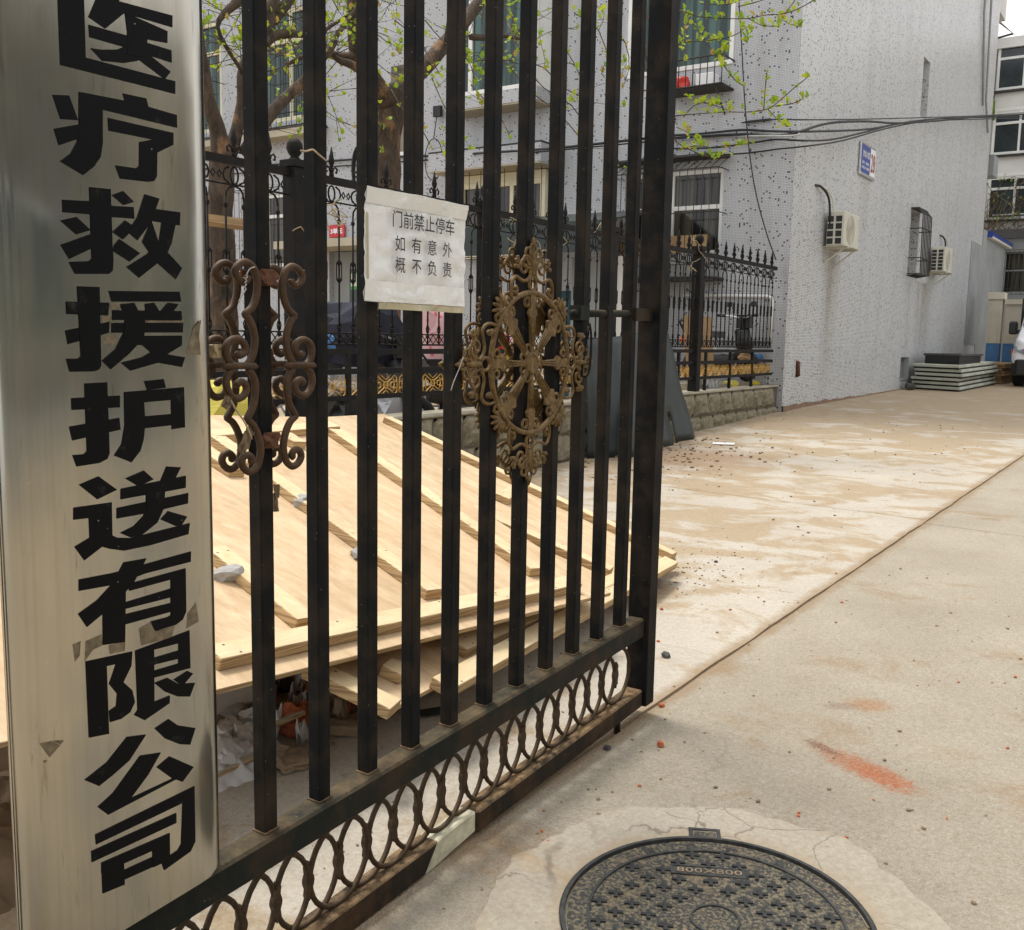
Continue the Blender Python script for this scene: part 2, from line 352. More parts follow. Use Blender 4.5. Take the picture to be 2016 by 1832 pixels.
s = NT('brushed_steel'); p = s.pos()
st = s.noise(s.scale(p, (60, 60, .8)), 2.0, 4, .6); bl = s.noise(s.scale(p, (3, 3, 1.2)), 1.6, 4, .55)
c = s.mix(s.ramp(bl, .3, .7), (.33, .335, .325), (.56, .515, .42))
c = s.mix(s.math('MULTIPLY', s.ramp(st, .45, .75), .25), c, (.30, .26, .19))
dr = s.noise(s.scale(p, (16, 16, 2.2)), 2.2, 7, .7); c = s.mix(s.math('MULTIPLY', s.ramp(dr, .60, .70), .55), c, (.15, .115, .07))
sp_ = s.vor(p, 30); c = s.mix(s.math('MULTIPLY', s.ramp(sp_, .022, .04, (1, 1, 1, 1), (0, 0, 0, 1)), .8), c, (.75, .74, .70))
s.set(c, s.mix(s.ramp(bl, .3, .7), (.11,) * 3, (.23,) * 3), 1.0); s.b.inputs['Anisotropic'].default_value = .5
s.bump(s.noise(s.scale(p, (4, 4, 1.5)), 1.3, 2), .14, .03); M['steel'] = s.m
s = NT('black_vinyl'); p = s.pos(); c = s.mix(s.ramp(s.noise(p, 20, 6, .7), .62, .75), (.0035, .0037, .0045), (.034, .032, .028))
sp_ = s.vor(p, 26); c = s.mix(s.math('MULTIPLY', s.ramp(sp_, .020, .034, (1, 1, 1, 1), (0, 0, 0, 1)), .8), c, (.55, .53, .50))
s.set(c, .5); s.b.inputs['Specular IOR Level'].default_value = .12; M['vinyl'] = s.m
M['residue'] = simple('tape_residue', (.20, .16, .105), .5, .5, .5, 55)

def mk_wood(name, a, b, sc, axis, knots=.35):
    s = NT(name); p = s.obj(); vec = s.scale(p, axis)
    n1 = s.noise(vec, sc, 6, .6, 1.2); n2 = s.noise(vec, sc * 6, 3, .6)
    c = s.mix(s.ramp(n1, .3, .7), a, b); c = s.mix(s.math('MULTIPLY', s.ramp(n2, .52, .75), .35), c, tuple(q * .72 for q in a))
    big = s.noise(p, 1.1, 3); c = s.mix(s.math('MULTIPLY', s.ramp(big, .45, .7), .35), c, tuple(q * .82 for q in a))
    vo = s.vor(s.scale(p, (1, 1, 1)), 7); c = s.mix(s.math('MULTIPLY', s.ramp(vo, .05, .09, (1, 1, 1, 1), (0, 0, 0, 1)), knots), c, (.26, .14, .05))
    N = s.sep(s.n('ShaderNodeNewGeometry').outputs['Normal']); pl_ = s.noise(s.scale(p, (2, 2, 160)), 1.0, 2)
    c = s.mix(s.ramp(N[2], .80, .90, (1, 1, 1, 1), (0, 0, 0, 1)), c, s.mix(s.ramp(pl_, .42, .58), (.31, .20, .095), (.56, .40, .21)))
    dt = s.noise(p, 2.3, 8, .72); c = s.mix(s.math('MULTIPLY', s.ramp(dt, .52, .68), .40), c, (.33, .235, .14))
    s.set(c, .78); s.bump(n2, .15, .002); return s.m
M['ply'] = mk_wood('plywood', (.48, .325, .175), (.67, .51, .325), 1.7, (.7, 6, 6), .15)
M['batten'] = mk_wood('pine_batten', (.74, .555, .29), (.82, .67, .40), 3.0, (5, 1, 5), .3)
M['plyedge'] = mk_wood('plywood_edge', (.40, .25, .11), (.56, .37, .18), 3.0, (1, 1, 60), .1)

s = NT('tree_bark'); p = s.pos(); n1 = s.noise(s.scale(p, (1, 1, .45)), 9, 6, .7, 1.0); n2 = s.noise(s.scale(p, (1, 1, .6)), 3.2, 4, .6)
c = s.mix(s.ramp(n1, .35, .65), (.028, .020, .013), (.095, .062, .038)); c = s.mix(s.math('MULTIPLY', s.ramp(n2, .58, .64), .85), c, (.22, .12, .055))
s.set(c, .9); s.bump(n1, .9, .03); M['bark'] = s.m
s = NT('spring_leaf'); oi = s.n('ShaderNodeObjectInfo'); g = s.n('ShaderNodeNewGeometry')
rnd = s.math('ADD', oi.outputs['Random'], g.outputs['Random Per Island']); rnd = s.math('FRACT', rnd)
c = s.mix(rnd, (.17, .31, .020), (.44, .48, .035)); c = s.mix(s.math('GREATER_THAN', rnd, .90), c, (.38, .27, .06)); s.set(c, .55)
tr = s.n('ShaderNodeBsdfTranslucent'); s.l(c, tr.inputs[0]); ms = s.n('ShaderNodeMixShader'); ms.inputs[0].default_value = .45
s.l(s.b.outputs[0], ms.inputs[1]); s.l(tr.outputs[0], ms.inputs[2]); s.l(ms.outputs[0], s.t.nodes['Material Output'].inputs[0]); M['leaf'] = s.m
s = NT('split_stone'); p = s.obj(); n1 = s.noise(p, 9, 6, .65, .8)
s.set(s.mix(s.ramp(n1, .3, .7), (.125, .108, .068), (.285, .25, .17)), .85); s.bump(s.noise(p, 22, 6, .7, 1.5), .8, .02); M['stone'] = s.m
M['mortar'] = simple('stone_mortar', (.11, .09, .062), .95, 0, .3, 8)
M['cope'] = simple('cement_coping', (.33, .295, .22), .9, 0, .3, 7, .4)
M['white'] = simple('white_frame', (.74, .74, .71), .45, 0, .08, 3)
M['cream'] = simple('cream_frame', (.66, .61, .43), .5, 0, .1, 3)
s = NT('window_glass'); p = s.pos(); s.set(s.mix(s.ramp(s.noise(s.scale(p, (9, 9, .4)), 1.0, 3), .45, .62), (.010, .026, .026), (.05, .115, .105)), .06); M['glass'] = s.m
s = NT('dark_glass'); p = s.pos(); s.set(s.mix(s.ramp(s.noise(s.scale(p, (7, 7, .5)), 1.0, 3), .45, .62), (.012, .012, .012), (.075, .068, .05)), .08); M['darkglass'] = s.m
M['black'] = simple('black_plastic', (.014, .014, .015), .45, 0, .3, 8)
M['darkpaint'] = simple('cage_iron', (.028, .024, .021), .55, 0, .3, 15)
M['soffit'] = simple('beige_soffit', (.43, .385, .29), .8, 0, .12, 3)
M['darkgreen'] = simple('dark_green_sheet', (.022, .034, .031), .35, .2, .3, 2.5)
M['greensheet'] = simple('green_metal_sheet', (.015, .024, .024), .5, .1, .35, 3.0, .15, 25)
M['acwhite'] = simple('cream_casing', (.56, .54, .45), .45, 0, .12, 4)
M['plaster'] = simple('grey_plaster', (.27, .285, .285), .85, 0, .16, 1.6, .15, 20)
M['wallwhite'] = simple('dirty_white_wall', (.66, .65, .62), .8, 0, .15, .7)
M['boundary'] = simple('cream_wall', (.58, .53, .42), .8, 0, .14, 1.5)
M['bluepaint'] = simple('blue_paint', (.065, .19, .40), .6, 0, .25, 3)
M['blueflash'] = simple('bright_blue_edge', (.015, .07, .42), .5, 0, .1, 3)
M['paper'] = None
s = NT('taped_paper'); p = s.pos()
wr = s.noise(s.scale(p, (30, 45, 30)), 1.5, 6, .65, .6)
c = s.mix(s.ramp(s.noise(p, 12, 4), .3, .8), (.86, .86, .855), (.79, .78, .75)); s.set(c, .35); s.bump(wr, .7, .005)
M['paper'] = s.m
M['cleartape'] = simple('clear_tape', (.80, .79, .745), .16, 0, .06, 10, .5, 22)
M['tape'] = simple('brown_tape_edge', (.50, .44, .29), .35, 0, .25, 14)
M['ink'] = simple('black_ink', (.012, .012, .012), .6, 0, .1, 3)
M['redsign'] = simple('red_enamel', (.55, .02, .022), .4, 0, .1, 3)
M['bluesign'] = simple('blue_enamel', (.012, .045, .27), .4, 0, .1, 3)
M['signwhite'] = simple('white_enamel', (.80, .80, .80), .4, 0, .04, 3)
M['signred'] = simple('dark_red_figure', (.30, .012, .015), .4, 0, .1, 3)
M['greenposter'] = simple('pale_green_poster', (.60, .70, .52), .6, 0, .1, 8)
M['posterdeep'] = simple('poster_green_band', (.05, .30, .07), .6, 0, .1, 8)
M['manhole'] = None
s = NT('cast_iron_cover'); p = s.pos(); n1 = s.noise(p, 95, 5, .7); n2 = s.noise(p, 9, 5, .6)
c = s.mix(s.ramp(n1, .46, .60), (.028, .029, .029), (.195, .16, .095))
c = s.mix(s.math('MULTIPLY', s.ramp(n2, .55, .72), .7), c, (.21, .155, .085))
e = s.math('ADD', ell(s, -.70, 2.27, .12, .09, .4), s.math('MULTIPLY', s.math('SUBTRACT', s.noise(p, 18, 7, .7), .5), 2.0))
c = s.mix(s.math('MULTIPLY', s.ramp(e, .5, 1.0, (1, 1, 1, 1), (0, 0, 0, 1)), .75), c, (.34, .16, .07))
s.set(c, .7, .1); s.bump(n1, .6, .004); M['manhole'] = s.m
M['manrib'] = simple('cast_iron_rib', (.038, .039, .038), .6, .1, .6, 40)
M['brick'] = simple('broken_red_brick', (.42, .12, .05), .9, 0, .4, 14, .5, 60)
M['brickgrey'] = simple('mortar_crusted_brick', (.26, .19, .12), .95, 0, .45, 11, .5, 60)
M['plus'] = simple('cast_iron_plus', (.020, .021, .021), .6, .1, .6, 40)
M['rubble'] = simple('grey_concrete_lump', (.36, .35, .33), .95, 0, .35, 12, .7, 70)
M['chunk'] = simple('white_plaster_chunk', (.62, .61, .59), .9, 0, .15, 5, .3, 40)
M['darkstone'] = simple('dark_stone', (.07, .065, .065), .8, 0, .5, 20, .4, 60)
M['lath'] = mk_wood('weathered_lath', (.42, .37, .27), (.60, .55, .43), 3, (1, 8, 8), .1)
M['vanwhite'] = simple('van_white_paint', (.76, .77, .79), .22, 0, .02, 2)
M['tyre'] = simple('black_rubber', (.012, .012, .013), .85, 0, .2, 20)
M['chrome'] = simple('bright_metal', (.60, .60, .60), .25, .9, .1, 6)
M['lampglass'] = simple('lamp_glass', (.25, .26, .28), .08, .3, .4, 14)
M['silver'] = simple('silver_plastic', (.50, .50, .52), .3, .4, .1, 6)
M['orange'] = simple('orange_reflector', (.75, .12, .02), .4, 0, .1, 6)
M['yellow'] = simple('yellow_plastic', (.70, .55, .03), .45, 0, .1, 6)
M['redcloth'] = simple('red_plastic_bag', (.62, .035, .02), .4, 0, .25, 20)
M['pink'] = None
s = NT('pink_floral_quilt'); p = s.obj(); vo = s.vor(p, 11); s.set(s.mix(s.ramp(vo, .22, .34, (1, 1, 1, 1), (0, 0, 0, 1)), (.66, .42, .42), (.62, .12, .16)), .85); M['pink'] = s.m
M['navy'] = simple('navy_quilted_cover', (.016, .019, .035), .8, 0, .4, 9, .6, 16)
M['teal'] = simple('teal_cloth', (.012, .055, .075), .8, 0, .3, 6)
M['card'] = simple('brown_cardboard', (.33, .215, .105), .85, 0, .2, 4)
M['plasticsheet'] = simple('crumpled_clear_plastic', (.40, .41, .43), .2, .1, .5, 16, 1.0, 14)
M['bagyellow'] = None
s = NT('yellow_woven_sack'); p = s.obj(); br = s.n('ShaderNodeTexChecker'); br.inputs['Scale'].default_value = 60; s.l(s.scale(p, (1, 1, 2.2)), br.inputs['Vector'])
s.set(s.mix(br.outputs['Fac'], (.72, .62, .10), (.60, .50, .08)), .6); M['bagyellow'] = s.m
M['panelgreen'] = simple('pale_green_panel', (.43, .445, .37), .7, 0, .3, 2.2)
M['paneldark'] = simple('panel_dark_gap', (.02, .022, .02), .8, 0, .3, 6)
M['whitesheet'] = simple('white_sheet_face', (.70, .70, .69), .4, 0, .12, 2)
M['ochre'] = simple('brown_plaster_base', (.21, .13, .085), .95, 0, .3, 5, .6, 40)
M['cable'] = simple('black_cable', (.012, .012, .013), .6, 0, .2, 10)
M['greycable'] = simple('grey_cable', (.42, .42, .40), .6, 0, .15, 10)
M['wire'] = simple('steel_wire', (.40, .38, .33), .4, .6, .2, 20)
M['vine'] = simple('dry_stem', (.40, .31, .18), .8, 0, .3, 20)
M['deadleaf'] = simple('dry_leaf', (.17, .12, .07), .9, 0, .5, 40, .6, 60)
M['oldpaint'] = simple('pale_weathered_plate', (.50, .47, .34), .85, 0, .4, 14, .5, 40)
M['earth'] = simple('brown_earth', (.20, .14, .085), .95, 0, .3, 3, .5, 30)
M['creeper'] = simple('brown_creeper', (.15, .115, .065), .9, 0, .4, 6)
M['curtain'] = simple('pale_curtain', (.20, .19, .16), .9, 0, .3, 8)
M['opposite'] = simple('grey_rendered_wall', (.17, .165, .14), .85, 0, .5, .5)
M['greyglass'] = simple('grey_glass', (.035, .045, .05), .08, 0, .6, .8)
M['joint'] = simple('joint_dirt', (.27, .20, .125), .95, 0, .4, 30, .4, 60)
# ================================================================== GROUND
def struct(o): o['kind'] = 'structure'; return o
YB = [-9, 17, 60]
m = MB()
for a, b in zip(YB[:-1], YB[1:]):
    m.add([(-60, a, gz(a) - .012), (60, a, gz(a) - .012), (60, b, gz(b) - .012), (-60, b, gz(b) - .012)], [(0, 1, 2, 3)])
m.add([(-200, 60, gz(60) - .03), (200, 60, gz(60) - .03), (200, 300, gz(60) - .03), (-200, 300, gz(60) - .03)], [(0, 1, 2, 3)])
struct(m.build('ground', M['joint']))
def xj(y): return -1.692 + .0275 * (y - 3.6)
def slab(name, x0f, x1f, ya, yb, mat):
    """one cast concrete slab with its own edges; its ends follow the slightly skewed cross joints"""
    def yy(y, x): return y - .09 * (x + 1.6) if -8.9 < y < 59 and abs(y - 17) > .5 else y
    m_ = MB(); n = 160; vs = []; fs = []
    for i in range(n + 1):
        for j in (0, 1):
            t = i / n; ym = ya + (yb - ya) * t
            x = (x1f if j else x0f)(ym); x += (.011 * noise.noise(Vector((ym * 2.3, j * 3, 1))) + .006 * noise.noise(Vector((ym * 9, j * 5, 2)))) if abs(x) < 5 else 0; y = yy(ya, x) * (1 - t) + yy(yb, x) * t
            y += .0045 if i == 0 else (-.0045 if i == n else 0)
            vs.append((x, y, gz(y)))
    for i in range(n): fs.append((2 * i, 2 * i + 1, 2 * i + 3, 2 * i + 2))
    b = len(vs); vs += [(x, y, z - .03) for x, y, z in vs]
    for i in range(n):
        fs.append((2 * i, 2 * i + 2, b + 2 * i + 2, b + 2 * i)); fs.append((2 * i + 1, b + 2 * i + 1, b + 2 * i + 3, 2 * i + 3))
    fs.append((0, b, b + 1, 1)); fs.append((2 * n, 2 * n + 1, b + 2 * n + 1, b + 2 * n))
    m_.add(vs, fs); return struct(m_.build(name, mat))
lft = [-8.8, 8.15, 17, 30, 58]; rgt = [-8.8, 8.0, 17, 30, 58]
for a, b in zip(lft[:-1], lft[1:]):
    slab('concrete_slab', lambda y: -26.0, lambda y: xj(y) - .009, a, b, M['slab_dusty'])
for a, b in zip(rgt[:-1], rgt[1:]):
    slab('concrete_slab', lambda y: xj(y) + .009, lambda y: 14.0, a, b, M['slab_coarse'])

# ------------------------------------------------------------------ manhole and its ring of newer concrete
MC = Vector((-.908, 2.346)); MU = Vector((.891, .454)); MV = Vector((-.454, .891)); MR = .411
def mh(a, b, dz=0.0):
    q = MC + MU * a + MV * b; return Vector((q.x, q.y, gz(q.y) + dz))
n = 96; vs = []; fs = []
for i in range(n):
    a = 2 * math.pi * i / n; d = Vector((math.cos(a), math.sin(a)))
    r1 = .615 + .07 * noise.noise(Vector((d.x * 2.2, d.y * 2.2, 3))) + .025 * noise.noise(Vector((d.x * 9, d.y * 9, 1)))
    for r_, dz in ((MR + .004, .010), (r1 * .93, .009), (r1, .004), (r1 + .006, -.02)):
        q = MC + d * r_; vs.append((q.x, q.y, gz(q.y) + dz))
for i in range(n):
    j = (i + 1) % n
    for k in range(3): fs.append((i * 4 + k, i * 4 + k + 1, j * 4 + k + 1, j * 4 + k))
m = MB(); m.add(vs, fs); struct(m.build('concrete_surround', M['patch']))
man = thing('manhole', 'round black cast iron cover marked with plus signs, set flush in the concrete', 'manhole cover', mh(0, 0))
def mring(m_, r0, r1, z0, z1, n=96):
    vs = []; 
    for i in range(n):
        a = 2 * math.pi * i / n; c_, s_ = math.cos(a), math.sin(a)
        for r_, z in ((r0, z0), (r0, z1), (r1, z1), (r1, z0)): vs.append(mh(c_ * r_, s_ * r_, z))
    m_.add(vs, [(i * 4 + k, i * 4 + (k + 1) % 4, ((i + 1) % n) * 4 + (k + 1) % 4, ((i + 1) % n) * 4 + k) for i in range(n) for k in range(4)])
m = MB(); mring(m, .400, .411, -.02, .0145)
for sx in (-1, 1): m.obox(mh(sx * .042 - .006, .402, -.02), MU.to_3d() * .012, MV.to_3d() * .05, (0, 0, .034))
m.obox(mh(-.048, .452, -.02), MU.to_3d() * .096, MV.to_3d() * .012, (0, 0, .034)); m.build('frame', M['manrib'], man)
m = MB(); vs = [mh(0, 0, .006)] + [mh(.393 * math.cos(2 * math.pi * i / 96), .393 * math.sin(2 * math.pi * i / 96), .006) for i in range(96)]
m.add(vs, [(0, i + 1, (i + 1) % 96 + 1) for i in range(96)]); mring(m, .385, .393, -.02, .0065)
cov = m.build('cover', M['manhole'], man)
m = MB(); mring(m, .333, .341, .0, .0115); m.build('ring_rib', M['manrib'], cov)
m = MB(); mring(m, .060, .066, .0, .0105, 40); m.build('ring_rib', M['manrib'], cov)
m = MB(); m.obox(mh(-.034, .400, -.02), MU.to_3d() * .068, MV.to_3d() * .045, (0, 0, .0335)); m.build('hinge_tab', M['manhole'], man)
pm = MB()
for a, b in ((.0205, .0052), (.0052, .0205)): pm.obox(Vector((-a, -b, 0)) if a > b else Vector((-a, -b, .0002)), (2 * a, 0, 0), (0, 2 * b, 0), (0, 0, .0052))
pme = pm.mesh('plus'); pme.materials.append(M['plus']); rot = math.atan2(MU.y, MU.x)
for r_ in range(-14, 15):
    for c_ in range(-5, 6):
        a, b = (c_ + (.5 if r_ % 2 else 0)) * .088, r_ * .0445
        if math.hypot(a, b) > .315 or math.hypot(a, b) < .09: continue
        if abs(a) < .125 and .195 < b < .262: continue
        o = bpy.data.objects.new('plus_rib', pme); COL.objects.link(o); o.location = mh(a, b, .0055); o.rotation_euler = (math.radians(1.7), 0, rot); wparent(o, cov)
m = MB()
for x0, y0, wx, wy in ((-.11, .205, .22, .006), (-.11, .247, .22, .006), (-.11, .2115, .006, .035), (.104, .2115, .006, .035)): m.obox(mh(x0, y0, .004), MU.to_3d() * wx, MV.to_3d() * wy, (0, 0, .007))
pl = m.build('name_plate', M['manrib'], cov)
up3 = Vector((0, 0, 1)); MV3 = Vector((MV.x, MV.y, .03 * MV.y)); MU3 = Vector((MU.x, MU.y, .03 * MU.y))
m = MB(); m.obox(mh(-.108, .207, .004), MU3 * .216, MV3 * .041, (0, 0, .004)); m.build('plate_field', M['manrib'], cov)
text_part('800X800', cov, M['brickgrey'], mh(-.093, .2165, .0085), MU3, MV3, up3, .186, .024, bold=.0, lift=.0015)
for ch, an in (('盖', 118), ('品', 97), ('井', 78), ('富', 55)):
    a = math.radians(an); d = MU3 * math.cos(a) + MV3 * math.sin(a); t = MU3 * math.sin(a) - MV3 * math.cos(a)
    text_part(ch, cov, M['manrib'], Vector(mh(0, 0, .006)) + d * .350 - t * .017, t, d, up3, .034, .030, bold=.015, lift=.002)

# ================================================================== GATE
gate = thing('iron_gate', 'tall black iron bar gate leaf standing open beside the drive', 'gate', (-1.71, .5, .3))
def zt(y): return .322 + .046 * (y - 1.36)            # top of the upper rail
def zl(y): return .023 + .058 * (y - 1.658)           # top of the lower rail
def railbar(y0, y1, zf, h, x0, x1, name, mat, bev=.005):
    m_ = MB(); m_.obox((x0, y0, zf(y0) - h), (x1 - x0, 0, 0), (0, y1 - y0, zf(y1) - zf(y0)), (0, 0, h)); return m_.build(name, mat, gate, bev)
railbar(.30, 3.434, zt, .078, -1.745, -1.676, 'cross_rail', M['rail'], .007)
railbar(2.33, 3.434, zl, .072, -1.748, -1.674, 'bottom_rail', M['lowrail'], .006)
railbar(2.55, 3.434, lambda y: 3.02 + .046 * (y - 1.36), .07, -1.745, -1.676, 'cross_rail', M['rail'])
railbar(.30, 2.54, lambda y: 3.02 + .046 * (y - 1.36), .07, -1.745, -1.676, 'cross_rail', M['rail'])
m = MB()                                                # the broken end of the lower rail is cut at a slant
z0, z1 = zl(.30), zl(2.0)
prof = [(.30, z0), (2.135, zl(2.135)), (2.075, zl(2.07) - .075), (.30, z0 - .075)]
m.prism(prof, (-1.748, 0, 0), (0, 1, 0), (0, 0, 1), (1, 0, 0), .074); m.build('bottom_rail', M['lowrail'], gate, .004)
m = MB(); m.prism([(1.97, zl(1.97) - .02), (2.12, zl(2.1) - .003), (2.24, zl(2.24) + .002), (2.328, zl(2.32) + .001), (2.328, zl(2.33) - .066), (2.1, zl(2.1) - .085), (1.97, zl(1.97) - .08)], (-1.738, 0, 0), (0, 1, 0), (0, 0, 1), (1, 0, 0), .056)
m.build('repair_plate', M['oldpaint'], gate, .005)
m = MB(); m.box((-1.752, 3.436, .056), (-1.660, 3.506, 3.1)); m.build('stile', M['iron'], gate, .003)
m = MB(); m.tube([(-1.705, 3.283, .115), (-1.705, 3.283, -.02)], .0125, 10); m.build('drop_bolt', M['lowrail'], gate)
BY = [1.507 + .1775 * i for i in range(-6, 11)]
for y in BY:
    m = MB(); zb = zt(y) - .004
    m.obox((-1.74, y, zb), (.04, 0, 0), (0, .040, .0018), (0, 0, 2.72)); br_ = m.build('bar', M['iron'], gate, .003)
    m = MB(); m.obox((-1.7425, y - .0028, zb), (.0455, 0, 0), (0, .0456, .002), (0, 0, .008)); m.build('weld_bead', M['lowrail'], br_, .002)
# interlocking ring band: rings touch their second neighbours, a leaf clasp at every touch
pit = .1075; y0 = 1.548 - .1075
def ringc(i): return y0 + pit * i
def zmid(y): return (zt(y) - .078 + zl(y)) / 2
def zhalf(y): return (zt(y) - .078 - zl(y)) / 2
for i in range(-10, 21):
    y = ringc(i)
    if y + pit > 3.47 or y - pit < .35: continue
    zc, zh = zmid(y), zhalf(y); sl_ = .052; pts = []
    for k in range(28):
        a = 2 * math.pi * k / 28; dy = pit * math.cos(a) * .985; pts.append((-1.712 + (.003 if i % 2 else -.003), y + dy, zc + sl_ * dy + (zh - .003) * math.sin(a)))
    m = MB(); m.tube(pts, .0076, 8, closed=True); m.build('ring', M['ringiron'], gate)
    lf = [(-.013, .043), (-.005, .038), (.002, .056), (.008, .038), (.013, .043), (.010, .022), (.015, .009), (.0165, 0), (.015, -.009), (.010, -.022), (.013, -.043), (.005, -.038), (-.002, -.056), (-.008, -.038), (-.013, -.043), (-.010, -.022), (-.015, -.009), (-.0165, 0), (-.015, .009), (-.010, .022)]
    m = MB(); m.prism([(p[0] * .9, p[1] * .92) for p in lf], (-1.720, y, zc), (0, 1, sl_), (0, 0, 1), (1, 0, 0), .015)
    m.build('leaf_clasp', M['ringiron'], gate)
# gate latch
m = MB(); m.tube([(-1.715, 2.88, 1.585), (-1.715, 3.436, 1.60)], .013, 8); m.box((-1.737, 2.903, 1.563), (-1.694, 2.962, 1.613)); m.box((-1.735, 3.30, 1.572), (-1.69, 3.436, 1.618)); la = m.build('latch_bolt', M['rail'], gate, 0)
m = MB(); m.tube(spline([(-1.69, 2.955, 1.555), (-1.675, 2.945, 1.50), (-1.665, 2.92, 1.40), (-1.672, 2.90, 1.375), (-1.685, 2.905, 1.40), (-1.69, 2.95, 1.545)], 4), .0045, 6); m.build('handle', M['iron'], la)

# ------------------------------------------------------------------ scroll ornament clasping the first bar, front and back
def zp(lst, ox, oy, s_, X): return [pt(ox + x / s_, oy + y / s_, 'X', X) for x, y in lst]
A = dict(ox=600, oy=720, s_=2.745, X=-1.682); B = dict(ox=600, oy=1050, s_=2.745, X=-1.682)
strands = [
 zp([(352, 248), (346, 284), (315, 299), (276, 275), (250, 225), (262, 182), (300, 148), (350, 146), (395, 185), (418, 240), (430, 320), (420, 420), (388, 505), (335, 555), (340, 575), (368, 610), (398, 690), (410, 780), (398, 870), (370, 940), (335, 985)], **A),
 zp([(255, 870), (285, 893), (325, 870), (330, 820), (300, 775), (250, 762), (200, 785), (175, 840), (185, 910), (215, 960), (250, 985)], **A),
 zp([(345, 95), (385, 140), (412, 210), (412, 300), (395, 400), (350, 495), (350, 512), (390, 545), (430, 620), (455, 720), (452, 800), (430, 880), (380, 928), (330, 910), (302, 860), (318, 808), (360, 795), (388, 830), (365, 858)], **B),
 zp([(245, 95), (200, 130), (178, 200), (195, 280), (245, 335), (305, 325), (342, 270), (325, 212), (280, 205), (258, 245)], **B)]
YC = 1.527
def scroll(xoff, lab):
    g_ = None
    for k, z_ in enumerate((1.622, 1.262)):
        me = rock_mesh(90 + k, .016, .030, .022, .5, 3); w_ = link('weld_bead' if g_ else 'scroll_ornament', me, g_ or gate, M['weld'])
        w_.location = Vector((-1.692 + xoff, YC, z_)) if not g_ else Vector((0, 0, z_ - 1.622)); g_ = g_ or w_
        if w_ is not g_: w_.matrix_parent_inverse = Matrix.Identity(4)
        else: bpy.context.view_layer.update()
    for sgn in (1, -1):
        m_ = MB()
        for st_ in strands:
            P_ = [(p.x + xoff, YC + sgn * (p.y - YC), p.z) for p in st_]; Q = spline(P_, 3)
            rr_ = [.0084] * len(Q); rr_[0] = rr_[-1] = .0045; m_.tube(Q, rr_, 8)
        m_.build('scroll', M['scrollrust'], g_)
        m_ = MB(); c0 = Vector(zp([(290, 982)], **A)[0]); c0 = Vector((c0.x + xoff, YC + sgn * (c0.y - YC), c0.z))
        m_.tube([c0 + Vector((0, -.048, -.002)), c0 + Vector((.002, -.036, 0)), c0 + Vector((.004, -.012, .001)), c0 + Vector((.004, .012, .001)), c0 + Vector((.002, .036, 0)), c0 + Vector((0, .050, -.002))], [.003, .009, .0075, .0075, .009, .003], 8)
        m_.build('collar', M['scrollrust'], g_)
    return g_
scroll(0, 'front'); 
E0 = scroll(-.064, 'back')

